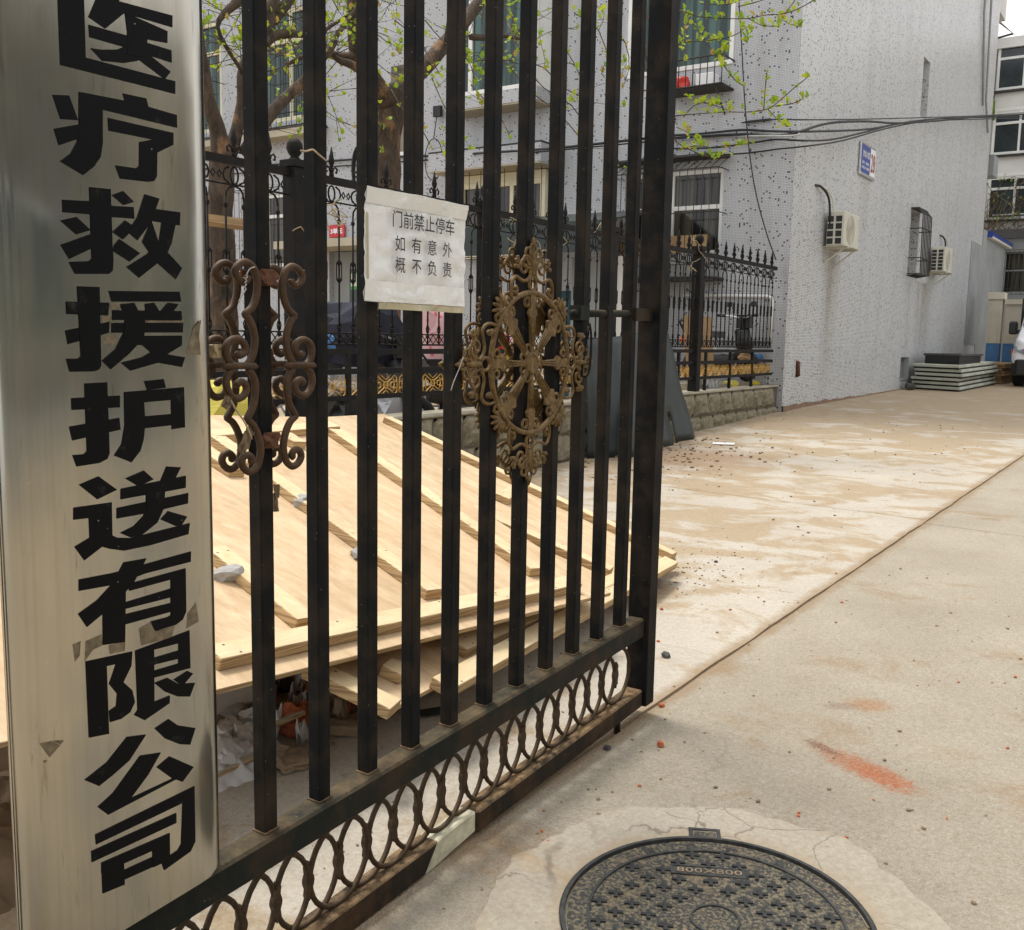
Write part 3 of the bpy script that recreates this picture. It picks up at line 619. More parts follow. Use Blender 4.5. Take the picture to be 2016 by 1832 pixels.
# ------------------------------------------------------------------ pierced medallion, one on each face of the gate
MY, MZ, RR = 2.597, 1.423, .224
def medallion(X):
    def P2(l, r_, th=0.0, dx=0.0):                         # lateral / radial position turned by th, in units of the ring radius
        return (X + dx, MY + RR * (l * math.cos(th) + r_ * math.sin(th)), MZ + RR * (-l * math.sin(th) + r_ * math.cos(th)))
    mt = M['bronze']
    m_ = MB(); m_.tube([P2(0, .965, 2 * math.pi * k / 56) for k in range(56)], .0085, 8, closed=True); g_ = m_.build('medallion', mt, gate)
    m_ = MB()
    m_.tube([P2(0, .125, 2 * math.pi * k / 20, .002) for k in range(20)], .009, 7, closed=True)
    m_.prism([(RR * .13 * math.cos(2 * math.pi * k / 16), RR * .13 * math.sin(2 * math.pi * k / 16)) for k in range(16)], (X - .004, MY, MZ), (0, 1, 0), (0, 0, 1), (1, 0, 0), .012)
    for q in range(8):
        th = q * math.pi / 4 + math.pi / 8; m_.tube([P2(.055 * math.cos(2 * math.pi * k / 12), .205 + .07 * math.sin(2 * math.pi * k / 12), th) for k in range(12)], .0045, 6, closed=True)
    m_.build('hub', mt, g_)
    for q in range(8):
        th = q * math.pi / 4; diag = q % 2; w0, w1 = (.045, .10) if diag else (.035, .07); m_ = MB()
        pr_ = [(-w0, .16), (w0, .16), (w0 * 1.25, .24), (w0, .30), (w1 * .8, .62), (w1 * 1.5, .68), (w1 * 1.2, .74), (w1 * .8, .76), (w1 * 1.0, .95), (-w1 * 1.0, .95), (-w1 * .8, .76), (-w1 * 1.2, .74), (-w1 * 1.5, .68), (-w1 * .8, .62), (-w0, .30), (-w0 * 1.25, .24)]
        u_ = Vector((0, math.cos(th), -math.sin(th))); v_ = Vector((0, math.sin(th), math.cos(th)))
        m_.prism([(a * RR, b * RR) for a, b in pr_], (X - .004, MY, MZ), u_, v_, (1, 0, 0), .009)
        for sg in (-.55, 0, .55): m_.tube([P2(sg * w0, .24, th, .006), P2(sg * w1, .62, th, .006)], .0028, 5)
        for sg in (-1, 1): m_.tube([P2(sg * .135 + .055 * math.cos(2 * math.pi * k / 12), .84 + .062 * math.sin(2 * math.pi * k / 12), th) for k in range(12)], .0050, 6, closed=True)
        m_.build('spoke', mt, g_)
    for q in range(4):                                      # fans on the diagonals
        th = q * math.pi / 2 + math.pi / 4; m_ = MB()
        for k in range(-3, 4):
            a = k * .52; b0 = (0, 1.04); tip = (math.sin(a) * .20, 1.06 + math.cos(a) * .17)
            m_.tube([P2(*b0, th), P2((b0[0] + tip[0]) / 2, (b0[1] + tip[1]) / 2, th, .003), P2(*tip, th)], [.005, .0075, .004], 6)
        for sg in (-1, 1): m_.tube([P2(sg * .16 + .05 * math.cos(2 * math.pi * k2 / 10), 1.0 + .055 * math.sin(2 * math.pi * k2 / 10), th) for k2 in range(10)], .0045, 6, closed=True)
        m_.build('palmette', mt, g_)
    for q in range(4):                                      # pointed finials on the axes
        th = q * math.pi / 2; m_ = MB()
        for sg in (-1, 1):
            def L(lst, r_): m_.tube([P2(sg * a, b, th) for a, b, *_ in spline([(a, b, 0) for a, b in lst], 3)], r_, 6)
            L([(.50, .86), (.525, .98), (.50, 1.10), (.42, 1.165), (.30, 1.13), (.19, 1.115), (.085, 1.17), (.05, 1.26)], .0052)
            L([(.06, 1.18), (.10, 1.34), (.19, 1.415), (.28, 1.38), (.30, 1.29), (.245, 1.225), (.17, 1.245), (.165, 1.315), (.215, 1.335)], .0045)
            L([(.30, 1.33), (.37, 1.34), (.42, 1.40)], [.006, .009, .004][0]); L([(.37, 1.30), (.44, 1.30)], .0075); L([(.36, 1.36), (.385, 1.44)], .006)
            L([(.44, .93), (.39, .985), (.43, 1.03)], .0075)
        m_.tube([P2(.085 * math.cos(2 * math.pi * k / 14), 1.09 + .10 * math.sin(2 * math.pi * k / 14), th) for k in range(14)], .005, 6, closed=True)
        for k in range(-2, 3):                              # shell of drop-shaped loops
            a = k * .58; ln = .33 - .035 * abs(k); ca, sa = math.cos(a), math.sin(a); lp = []
            for t_ in range(12):
                f = 2 * math.pi * t_ / 12; x_, y_ = .07 * math.sin(f) * (1 - .45 * math.cos(f)), ln * (.5 - .5 * math.cos(f))
                lp.append(P2(x_ * ca + y_ * sa, 1.31 + y_ * ca - x_ * sa, th))
            m_.tube(lp, .0046, 6, closed=True)
        m_.tube([P2(0, 1.20, th), P2(0, 1.36, th), P2(0, 1.52, th, .003)], [.009, .011, .005], 6)
        m_.tube([P2(0, 1.58, th), P2(0, 1.64, th), P2(0, 1.72, th)], [.007, .0095, .003], 6)
        m_.build('finial', mt, g_)
medallion(-1.690); medallion(-1.751)

# ================================================================== COMPANY SIGN ON THE GATE
sign = thing('company_sign', 'tall stainless steel name board with large black Chinese characters, fixed on the gate', 'sign', (-1.64, 1.1, .35))
prof = [(.894, -1.664), (.882, -1.650), (.8815, -1.638), (.888, -1.628), (.90, -1.622), (.92, -1.6200), (1.0, -1.62), (1.1, -1.62), (1.2, -1.62), (1.258, -1.62), (1.285, -1.6215), (1.305, -1.6265), (1.320, -1.635), (1.330, -1.646), (1.335, -1.660), (1.3352, -1.672)]
m = MB(); zz = [.346, .8, 1.3, 1.8, 2.3, 2.75]; vs = []
for z in zz:
    for y, x in prof: vs.append((x, y, z - (.004 if z < .4 else 0) + (.05 * (y - 1.1) * 1.2 + 9 * max(0, y - 1.275) ** 2 if z < .4 else 0)))
npf = len(prof)
m.add(vs, [(i * npf + k, i * npf + k + 1, (i + 1) * npf + k + 1, (i + 1) * npf + k) for i in range(len(zz) - 1) for k in range(npf - 1)], True)
m.add([(-1.672, .90, .36), (-1.672, 1.334, .36), (-1.672, 1.334, 2.75), (-1.672, .90, 2.75)], [(3, 2, 1, 0)])
face = m.build('plate', M['steel'], sign)
m = MB(); nn = npf                                        # turned-in lip along the bottom edge
vs2 = [vs[k] for k in range(npf)] + [(min(vs[k][0] - .004, -1.63), vs[k][1], vs[k][2] - .004) for k in range(npf)]
m.add([Vector(v) for v in vs2], [(k, nn + k, nn + k + 1, k + 1) for k in range(npf - 1)]); m.build('bottom_lip', M['chrome'], sign)
GL = json.loads('[[[1011,2102],[1060,2109],[1059,1967],[1243,1967],[1242,1944],[1011,1944]],[[1001,2115],[1242,2139],[1241,2118],[1000,2096]],[[1088,2081],[1131,2085],[1121,2068],[1142,2065],[1099,2025],[1067,2036]],[[1079,2076],[1240,2084],[1239,2063],[1117,2061]],[[1067,2023],[1144,2024],[1143,2003],[1068,2003]],[[1139,2064],[1147,2062],[1228,2053],[1227,2032],[1144,2024]],[[1143,2031],[1184,2034],[1182,1996],[1142,1991]],[[1180,2022],[1236,2021],[1236,1999],[1180,2001]],[[1069,1985],[1088,1987],[1121,1995],[1144,2009],[1181,2021],[1180,2000],[1162,1985],[1134,1975],[1091,1969]],[[1185,2003],[1233,1982],[1220,1966],[1163,1989]],[[995,1892],[1025,1897],[1040,1859],[1008,1855]],[[995,1837],[1043,1853],[1042,1829],[1003,1811]],[[1130,1922],[1178,1923],[1182,1909],[1135,1908]],[[1044,1907],[1132,1910],[1182,1909],[1244,1906],[1244,1883],[1088,1886],[1086,1828],[1081,1804],[1067,1785],[1046,1768],[1004,1785],[1024,1801],[1037,1823],[1042,1843],[1042,1865]],[[1098,1874],[1236,1872],[1235,1850],[1199,1830],[1197,1787],[1190,1777],[1176,1774],[1119,1772],[1110,1794],[1153,1795],[1159,1801],[1161,1843],[1189,1852],[1099,1852]],[[1005,1721],[1057,1725],[1099,1722],[1145,1725],[1146,1704],[1099,1702],[1057,1702],[1005,1700]],[[1057,1749],[1099,1751],[1099,1649],[1100,1626],[1098,1608],[1090,1601],[1024,1597],[1013,1617],[1051,1621],[1057,1626],[1057,1698]],[[1101,1741],[1124,1751],[1146,1734],[1124,1726]],[[1000,1686],[1030,1695],[1057,1675],[1029,1665]],[[999,1645],[1058,1669],[1058,1644],[1014,1622]],[[1100,1676],[1126,1699],[1141,1692],[1133,1676],[1121,1665]],[[1102,1653],[1113,1665],[1156,1643],[1133,1626],[1100,1642]],[[1169,1751],[1201,1747],[1182,1702],[1151,1666],[1131,1679],[1152,1708]],[[1190,1727],[1247,1727],[1245,1702],[1182,1704]],[[1236,1705],[1225,1666],[1210,1640],[1152,1598],[1126,1616],[1171,1643],[1198,1670],[1205,1705]],[[1182,1705],[1197,1665],[1248,1622],[1233,1600],[1187,1632],[1161,1664]],[[1027,1576],[1070,1577],[1068,1437],[1063,1430],[1053,1427],[1007,1427],[1001,1450],[1023,1450],[1029,1454]],[[1005,1549],[1088,1550],[1085,1527],[1005,1527]],[[1001,1499],[1088,1516],[1086,1496],[1005,1475]],[[1088,1571],[1241,1577],[1244,1558],[1094,1552]],[[1110,1548],[1140,1552],[1150,1535],[1116,1535]],[[1163,1551],[1183,1554],[1195,1537],[1164,1536]],[[1214,1555],[1238,1553],[1225,1538],[1195,1537]],[[1095,1537],[1244,1540],[1244,1522],[1094,1519]],[[1122,1537],[1164,1538],[1159,1489],[1115,1489]],[[1092,1514],[1248,1518],[1246,1499],[1091,1496]],[[1115,1496],[1162,1491],[1126,1458],[1087,1430],[1070,1446],[1098,1467]],[[1128,1427],[1108,1442],[1154,1452],[1172,1461],[1155,1474],[1114,1474],[1123,1491],[1244,1493],[1243,1474],[1209,1457],[1250,1451],[1242,1432],[1188,1441]],[[1034,1406],[1079,1407],[1079,1277],[1074,1267],[1057,1261],[1013,1259],[1006,1280],[1028,1280],[1034,1285]],[[1008,1381],[1104,1382],[1103,1360],[1008,1360]],[[1002,1331],[1101,1341],[1103,1319],[1007,1306]],[[1157,1407],[1199,1410],[1204,1393],[1163,1390]],[[1113,1388],[1246,1393],[1246,1314],[1215,1312],[1215,1369],[1155,1367],[1156,1341],[1215,1342],[1216,1320],[1155,1318],[1152,1298],[1144,1276],[1124,1256],[1088,1272],[1104,1292],[1112,1326]],[[1016,1226],[1055,1237],[1092,1208],[1051,1195]],[[1004,1186],[1080,1186],[1079,1124],[1089,1118],[1117,1113],[1252,1122],[1248,1100],[1160,1092],[1102,1091],[1074,1099],[1057,1106],[1021,1087],[1003,1115],[1033,1127],[1033,1163],[1003,1164]],[[1110,1227],[1150,1238],[1171,1219],[1138,1209]],[[1201,1241],[1234,1236],[1217,1211],[1185,1211]],[[1100,1209],[1245,1218],[1244,1194],[1196,1192],[1154,1191],[1099,1189]],[[1154,1197],[1196,1197],[1193,1165],[1153,1163]],[[1090,1174],[1250,1183],[1249,1162],[1193,1158],[1144,1155],[1089,1154]],[[1152,1165],[1195,1164],[1177,1134],[1142,1115],[1117,1114],[1095,1126],[1125,1135],[1146,1151]],[[1202,1153],[1246,1136],[1232,1120],[1218,1121],[1184,1139]],[[1009,1054],[1078,1053],[1253,1064],[1252,1043],[1147,1039],[1085,1030],[1008,1033]],[[1101,1069],[1150,1068],[1120,1025],[1076,992],[1021,963],[1005,991],[1043,1008],[1077,1034]],[[1054,989],[1103,1013],[1098,916],[1052,921]],[[1111,1026],[1239,1032],[1238,944],[1229,929],[1212,922],[1165,921],[1156,942],[1194,942],[1202,944],[1204,1016],[1111,1012]],[[1100,992],[1204,998],[1203,980],[1100,979]],[[1099,969],[1203,969],[1203,951],[1099,949]],[[1016,899],[1058,895],[1058,747],[1017,753]],[[1016,899],[1113,893],[1111,875],[1057,879]],[[1080,883],[1113,893],[1110,866],[1091,837],[1062,843]],[[1062,843],[1091,839],[1110,817],[1115,792],[1104,775],[1084,768],[1061,769],[1060,791],[1075,796],[1078,819]],[[1120,893],[1161,890],[1158,779],[1194,781],[1193,766],[1135,749],[1113,766],[1121,774]],[[1120,893],[1245,903],[1245,882],[1160,884]],[[1219,901],[1245,903],[1245,825],[1216,826]],[[1160,868],[1218,868],[1217,851],[1160,854]],[[1159,842],[1245,841],[1245,824],[1159,828]],[[1238,820],[1251,811],[1225,792],[1204,811]],[[1160,817],[1190,819],[1216,799],[1255,790],[1242,765],[1212,774],[1184,792]],[[1096,728],[1137,719],[1099,680],[1063,664],[1033,653],[1005,675],[1052,693]],[[1190,734],[1211,714],[1254,694],[1240,663],[1214,673],[1181,696],[1157,725]],[[1123,681],[1170,671],[1140,636],[1100,603],[1195,607],[1159,644],[1190,656],[1247,613],[1219,591],[1203,602],[1050,589],[1029,613],[1062,628]],[[1022,561],[1248,571],[1247,451],[1235,434],[1170,422],[1163,444],[1203,450],[1212,460],[1218,546],[1023,541]],[[1013,532],[1202,531],[1202,510],[1013,510]],[[1033,500],[1080,498],[1080,434],[1033,438]],[[1033,500],[1185,495],[1184,474],[1032,479]],[[1145,496],[1185,495],[1184,439],[1144,440]],[[1079,464],[1185,461],[1184,439],[1078,444]]]')
m = MB()
for k, q in enumerate(GL):
    m.prism([(a / 1000, b / 1000) for a, b in q], (-1.6198, 0, 0), (0, 1, 0), (0, 0, 1), (1, 0, 0), .0009 + .00012 * (k % 7))
m.build('lettering', M['vinyl'], sign)
R2 = lambda q: [(lambda p: (p.y, p.z))(pt(x / 2.035, 800 + y / 2.035, 'X', -1.62)) for x, y in q]
R3 = lambda q: [(lambda p: (p.y, p.z))(pt(x / 1.6875, 1650 + y / 1.6875, 'X', -1.62)) for x, y in q]
for q in [R2(z) for z in ([(655, 190), (722, 182), (715, 228), (665, 222)], [(608, 268), (665, 262), (660, 318), (612, 312)], [(615, 425), (655, 372), (705, 380), (690, 432), (650, 442)], [(1115, 480), (1160, 330), (1203, 285), (1190, 380), (1200, 498), (1130, 497)], [(880, 288), (1100, 285), (1100, 306), (870, 303)])] + \
         [R3(z) for z in ([(425, 398), (508, 362), (506, 420), (462, 440), (420, 500)], [(540, 418), (622, 398), (618, 448), (545, 462)], [(690, 335), (748, 302), (765, 350), (868, 322), (850, 380), (700, 420)], [(930, 262), (972, 205), (985, 300), (925, 335)], [(195, 905), (260, 893), (300, 915), (245, 975)], [(262, 892), (318, 889), (300, 912)], [(210, 992), (235, 988), (222, 1004)], [(360, 415), (400, 398), (395, 470), (372, 500)])]:
    m = MB(); m.prism(q, (-1.6199, 0, 0), (0, 1, 0), (0, 0, 1), (1, 0, 0), .0005); m.build('tape_residue', M['residue'], sign)

# ================================================================== PAPER NOTICE TAPED ACROSS THE BARS
note = thing('paper_notice', 'white taped paper no-parking notice stuck across the gate bars', 'notice', (-1.69, 2.04, 1.72))
nx, nz = 36, 26; vs = []; random.seed(3)
def pz(u, v): return Vector((-1.690 + .010 * math.sin(u * 9.5) ** 2 * .5 + .007 * noise.noise(Vector((u * 5, v * 9, 2))) + .004 * noise.noise(Vector((u * 14, v * 20, 7))) + (.010 * max(0, v - .84) / .16) , 1.8385 + .409 * u, 1.584 + .276 * v + .004 * noise.noise(Vector((u * 3, v, 1)))))
vs = [pz(i / nx, j / nz) for j in range(nz + 1) for i in range(nx + 1)]
m = MB(); m.add(vs, [(j * (nx + 1) + i, j * (nx + 1) + i + 1, (j + 1) * (nx + 1) + i + 1, (j + 1) * (nx + 1) + i) for j in range(nz) for i in range(nx)], True); m.build('sheet', M['paper'], note)
def strip(u0, u1, v0, v1, mat, lift=.0012):
    vs_ = []; fs_ = []; n_ = 14
    for i in range(n_ + 1):
        for v in (v0, v1):
            q = pz(u0 + (u1 - u0) * i / n_, v); vs_.append(q + Vector((lift, 0, 0)))
    m_ = MB(); m_.add(vs_, [(2 * i, 2 * i + 2, 2 * i + 3, 2 * i + 1) for i in range(n_)]); m_.build('tape', mat, note)
strip(.0, 1.0, .86, .995, M['cleartape'], .0016); strip(.0, 1.0, .005, .19, M['cleartape'], .0016); strip(.12, 1.0, -.062, -.004, M['tape']); strip(.012, .030, .20, .78, M['tape'])
for body, l, r_, t, b in (('门前禁止停车', 250, 748, 300, 425), ('如有意外', 270, 727, 480, 612), ('概不负责', 270, 724, 668, 788)):
    p0 = pt(1060 + l / 2.744, 530 + (t + b) / 2 / 2.744, 'X', -1.68); p1 = pt(1060 + r_ / 2.744, 530 + ((t + b) / 2 + 25) / 2.744, 'X', -1.68)
    zc = 1.792 if t == 300 else (1.733 if t == 480 else 1.680)
    body2 = body if t == 300 else '  '.join(body)
    text_part(body2, note, M['ink'], (-1.6755, p0.y, zc - .021), (0, 1, 0), (0, 0, 1), (1, 0, 0), p1.y - p0.y, .042 if t == 300 else .040, lift=.0, bold=.006)
# ================================================================== PLYWOOD FORMWORK PANELS
class Panel:
    def __init__(s, name, label, o, fr, br):                # o + U*a (right to left) + V*b (front to back)
        s.o = Vector(o); s.U = (Vector(fr) - s.o); s.V = (Vector(br) - s.o); s.N = s.V.cross(s.U).normalized()
        if s.N.z < 0: s.N.negate()
        s.t = thing(name, label, 'formwork panel', s.o, 'plywood formwork panels lying in a pile')
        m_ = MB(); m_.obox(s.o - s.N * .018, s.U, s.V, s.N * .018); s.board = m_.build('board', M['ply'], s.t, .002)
    def hit(s, sx, sy, up=0.0):
        d = ray(sx, sy); o = s.o + s.N * up; return EYE + d * ((o - EYE).dot(s.N) / d.dot(s.N))
    def batten(s, a, b, w_=.092, th=.042):
        p, q = s.hit(*a, th), s.hit(*b, th); d = (q - p); dn = d.normalized(); sd_ = s.N.cross(dn)
        m_ = MB(); m_.obox(p - sd_ * w_ / 2 - s.N * (th - .0005), d, sd_ * w_, s.N * th)
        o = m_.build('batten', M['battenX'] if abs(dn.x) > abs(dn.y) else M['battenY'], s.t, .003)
        nl = MB(); L_ = d.length; k = .06
        while k < L_ - .03:                                 # nail heads in pairs along the batten
            for sg in (-.3, .28):
                c_ = p + dn * (k + random.uniform(-.03, .03)) + sd_ * w_ * (sg + random.uniform(-.08, .08)) + s.N * .0008
                nl.add([c_ + (dn * math.cos(a * 1.0472) + sd_ * math.sin(a * 1.0472)) * .005 for a in range(6)], [tuple(range(6))])
            k += random.choice((.28, .35, .5))
        if nl.v: tag(nl.build('nail_heads', M['darkstone'], o), kind='stuff')
        return o
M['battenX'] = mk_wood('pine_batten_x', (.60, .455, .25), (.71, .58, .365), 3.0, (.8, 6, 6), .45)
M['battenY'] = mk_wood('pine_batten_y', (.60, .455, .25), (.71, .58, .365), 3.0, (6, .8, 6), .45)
p2_ = Panel('plywood_panel', 'lower plywood panel whose bare corner sticks out beyond the gate post', (-2.53, 5.60, .155), (-2.12, 2.45, .25), (-4.86, 5.49, .93))
for a, b in (((1140, 1226), (1985, 1628)), ((1385, 1488), (1800, 1672)), ((1347, 1895), (1830, 1693)), ((1300, 2010), (1975, 1645)), ((912, 1950), (1165, 2072)), ((1478, 1460), (1530, 1432)), ((1137, 1945), (1195, 1972))): p2_.batten(a, b)
p1_ = Panel('plywood_panel', 'uppermost plywood panel with three grey stones on it', (-2.165, 4.065, .31), (-2.325, .68, .54), (-4.48, 4.60, .975))
for a, b in (((625, 1918), (1690, 1705)), ((600, 1274), (985, 1247)), ((985, 1262), (1583, 1672)), ((640, 1282), (1281, 1735)), ((633, 1606), (906, 1818)), ((838, 1272), (884, 1300)), ((560, 1290), (700, 1380))): p1_.batten(a, b)
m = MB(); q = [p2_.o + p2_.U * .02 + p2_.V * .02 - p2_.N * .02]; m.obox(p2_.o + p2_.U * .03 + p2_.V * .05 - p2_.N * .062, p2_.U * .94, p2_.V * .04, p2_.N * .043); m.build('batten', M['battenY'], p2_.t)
# stones thrown on the panel
for k, (sx, sy, a, b, c_, lab) in enumerate((( 668, 1703, .070, .045, .035, 'pointed grey stone at the left on the upper plywood panel'), (890, 1490, .060, .050, .040, 'pale rough stone beside the middle batten of the upper panel'), (1052, 1641, .055, .035, .026, 'small smooth grey stone lying lowest on the upper panel'))):
    p = p1_.hit(sx, sy) + p1_.N * c_ * .6; me = rock_mesh(20 + k, a, b, c_, .35); o = link('stone', me, None, M['rubble']); o.location = p; o.rotation_euler = (.1, -.25, .7 + k); tag(o, lab, 'stone', 'stones on the plywood')

# ------------------------------------------------------------------ rubble under and in front of the panels
def heap(name, cx, cy, rx, ry, h, mat, seed, lump=.35, n=46):
    vs = []; fs = []
    for j in range(n + 1):
        for i in range(n + 1):
            u, v = 2 * i / n - 1, 2 * j / n - 1; r_ = math.hypot(u, v); x, y = cx + u * rx, cy + v * ry
            base = max(0, 1 - r_ ** 1.6); z = h * base * (1 + lump * noise.noise(Vector((x * 4, y * 4, seed)))) + (.05 * noise.noise(Vector((x * 11, y * 11, seed))) + .03 * noise.noise(Vector((x * 28, y * 28, seed)))) * min(1, base * 4)
            vs.append((x, y, gz(y) - .02 + max(0, z)))
    for j in range(n):
        for i in range(n): k = j * (n + 1) + i; fs.append((k, k + 1, k + n + 2, k + n + 1))
    m_ = MB(); m_.add(vs, fs, True); return tag(m_.build(name, mat), kind='stuff')
heap('rubble_heap', -4.05, 2.35, .95, 1.0, .42, M['earth'], 3, .6)
heap('rubble_fines', -3.25, 3.05, .60, .65, .10, M['earth'], 6, .9)
random.seed(44)
for mt, n_, rr_ in (('brick', 50, (.018, .05)), ('brickgrey', 70, (.015, .055)), ('rubble', 60, (.012, .045)), ('darkstone', 40, (.015, .05)), ('chunk', 22, (.012, .04))):
    m = MB(); ms_ = [rock_mesh(120 + k, 1, .75, .6, .20, 2) for k in range(5)]
    for i in range(n_):
        x, y = random.gauss(-3.08, .24), random.gauss(2.82, .24); r_ = random.uniform(*rr_); me = random.choice(ms_); R_ = Matrix.Rotation(random.uniform(0, 6.28), 3, 'Z') @ Matrix.Rotation(random.uniform(-.6, .6), 3, 'X')
        m.add([R_ @ (v.co * r_) + Vector((x, y, gz(y) + random.uniform(.01, .12))) for v in me.vertices], [tuple(f.vertices) for f in me.polygons])
    tag(m.build('rubble_debris', M[mt]), kind='stuff')
heap('mortar_spoil', -2.80, 2.20, .27, .33, .13, M['chunk'], 8, .9, 90)
heap('rubble_heap', -2.95, 1.35, .5, .5, .16, M['earth'], 5, .8)
random.seed(11)
def brick(sx, sy, l, w_, h_, rz, tilt, mat, lab, z=.03, dz=0):
    p = gpt(sx, sy); bm = bmesh.new(); bmesh.ops.create_cube(bm, size=1)
    bmesh.ops.subdivide_edges(bm, edges=bm.edges[:], cuts=7, use_grid_fill=True); sd_ = random.random() * 50
    for v in bm.verts:
        nn_ = noise.noise(v.co * 2.6 + Vector((sd_, 0, 0))) * .20 + noise.noise(v.co * 7 + Vector((sd_, 3, 0))) * .09 + noise.noise(v.co * 16 + Vector((sd_, 3, 0))) * .05
        q = v.co * (1 + nn_); v.co = Vector((q.x * l, q.y * w_, q.z * h_))
    me = bpy.data.meshes.new('brick'); bm.to_mesh(me); bm.free(); o = link('broken_brick', me, None, mat)
    o.location = (p.x, p.y, p.z + h_ / 2 + dz + .015); o.rotation_euler = (tilt, tilt * .4, rz); return tag(o, lab, 'brick', 'broken bricks under the panels')
B_ = M['brick']; G_ = M['brickgrey']
brick(862, 2165, .115, .075, .055, .3, .25, B_, 'large orange-red brick end lying under a thin lath')
brick(838, 2120, .085, .055, .05, 1.1, .5, G_, 'mortar-crusted brick behind the orange-red brick end')
brick(905, 2105, .075, .06, .05, .2, -.3, B_, 'red brick half tilted back below the panel edge')
brick(800, 2098, .09, .05, .045, .9, .6, G_, 'brown mortared brick next to the first gate bar')
brick(1005, 2165, .13, .06, .04, .65, .12, G_, 'flat brick flake with a pale crust between second and third bars')
brick(860, 2262, .10, .085, .035, 1.3, .15, G_, 'yellowish mortar slab nearest the gate rail')
brick(808, 2255, .08, .07, .05, .4, .35, G_, 'ochre brick lump leaning beside the mortar slab')
brick(800, 2140, .06, .04, .035, .1, .9, B_, 'small red brick chip squeezed between darker pieces')
brick(880, 2035, .10, .06, .055, .5, .4, B_, 'shaded red brick far back under the upper panel', dz=.03)
brick(815, 2060, .09, .08, .06, .2, -.5, M['darkstone'], 'black glittering slag lump under the upper panel', dz=.03)
brick(930, 2070, .10, .06, .05, 1.4, .5, B_, 'dim red brick standing on edge behind the second bar', dz=.02)
for k, (sx, sy, r_, mat, lab) in enumerate(((842, 2238, .026, 'brickgrey', 'round brown pebble beside the mortar slab'), (890, 2236, .016, 'rubble', 'small grey pebble behind the mortar slab'), (978, 2195, .014, 'brickgrey', 'little tan stone on the bare slab right of the second bar'), (930, 2232, .022, 'brick', 'orange pebble just behind the mortar slab'), (740, 2120, .05, 'rubble', 'grey concrete lump on the white plaster spoil'), (690, 2165, .06, 'rubble', 'rough concrete lump beside the sign edge'), (765, 2160, .045, 'rubble', 'crumbly lump against the first gate bar'))):
    p = gpt(sx, sy); o = link('stone', rock_mesh(40 + k, r_, r_ * .8, r_ * .62, .3), None, M[mat]); o.location = (p.x, p.y, p.z + r_ * .5 + (.06 if r_ > .04 else 0)); o.rotation_euler = (.2, .1, k); tag(o, lab, 'stone', 'loose stones in the rubble')
for k, (sx, sy, r_, lab) in enumerate(((668, 2205, .060, 'white mortar lump next to the sign edge'), (722, 2215, .050, 'white mortar lump touching the left side of the first bar'), (700, 2262, .045, 'round pale mortar lump low on the spoil'), (660, 2290, .040, 'pale mortar lump over the long lath'), (742, 2175, .055, 'greyish mortar lump at the foot of the white slab'))):
    p = gpt(sx, sy); o = link('mortar_lump', rock_mesh(140 + k, r_, r_ * .9, r_ * .7, .5, 3), None, M['chunk']); o.location = (p.x, p.y, p.z + .06 + r_ * .3); o.rotation_euler = (.3 * k, .2, k); tag(o, lab, 'mortar lump', 'white mortar lumps in the rubble')
m = MB(); p = gpt(690, 2165); m.obox((p.x - .06, p.y - .20, p.z + .06), (.03, .34, .02), (-.13, .04, .22), (.04, -.01, .025)); o = m.build('plaster_slab', M['chunk'], None, .012); tag(o, 'big white slab of broken plaster leaning under the panel', 'plaster slab')
def lath(a, b, lab, lift=.05):
    p, q = gpt(*a), gpt(*b); p.z += lift; q.z += lift + .015; d = q - p; s_ = Vector((-d.y, d.x, 0)).normalized() * .035; m_ = MB(); m_.obox(p, d, s_, (0, 0, .014)); tag(m_.build('wooden_lath', M['lath'], None, .002), lab, 'lath', 'thin laths in the rubble')
lath((610, 2335), (790, 2255), 'longer grey lath running under the sign edge', .035); lath((770, 2215), (900, 2165), 'short pale lath resting on the orange-red brick', .07)
m = MB(); p = gpt(1265, 2100); m.obox((p.x, p.y - .06, p.z + .006), (.09, .10, .012), (-.05, .05, .0), (0, 0, .003)); tag(m.build('metal_strip', M['greensheet']), 'thin green metal strip on the slab under the lower panel', 'strip')
# scattered grit and pebbles
random.seed(21); m = MB()
pm_ = [rock_mesh(80 + k, 1, .8, .6, .3, 1) for k in range(4)]
def peb(x, y, r_):
    me = random.choice(pm_); a = random.random() * 6.28; c_, s_ = math.cos(a), math.sin(a)
    m.add([(x + (v.co.x * c_ - v.co.y * s_) * r_, y + (v.co.x * s_ + v.co.y * c_) * r_, gz(y) + r_ * .35 + v.co.z * r_) for v in me.vertices], [tuple(f.vertices) for f in me.polygons])
for i in range(260):
    y = random.uniform(1.8, 6.5); x = random.uniform(-3.0, .4); peb(x, y, random.choice((.003, .004, .005, .007, .010)))
for i in range(150): peb(random.gauss(-2.55, .25), random.gauss(5.6, .35), random.choice((.004, .006, .009)))
for i in range(240): peb(random.gauss(-4.8, .5), random.gauss(10.4, .9), random.choice((.008, .012, .018, .026)))
for i in range(160): peb(random.uniform(-5.3, -1.9), random.uniform(6, 16), random.choice((.006, .009, .014)))
for i in range(60): peb(random.gauss(-1.6, .25), random.gauss(2.9, .5), random.choice((.003, .005, .007)))
tag(m.build('pebbles', M['brickgrey']), kind='stuff')
m = MB()
for i in range(40): peb(random.uniform(-2.6, -.2), random.uniform(2.2, 6.0), random.choice((.006, .008, .011)))
tag(m.build('brick_crumbs', M['brick']), kind='stuff')
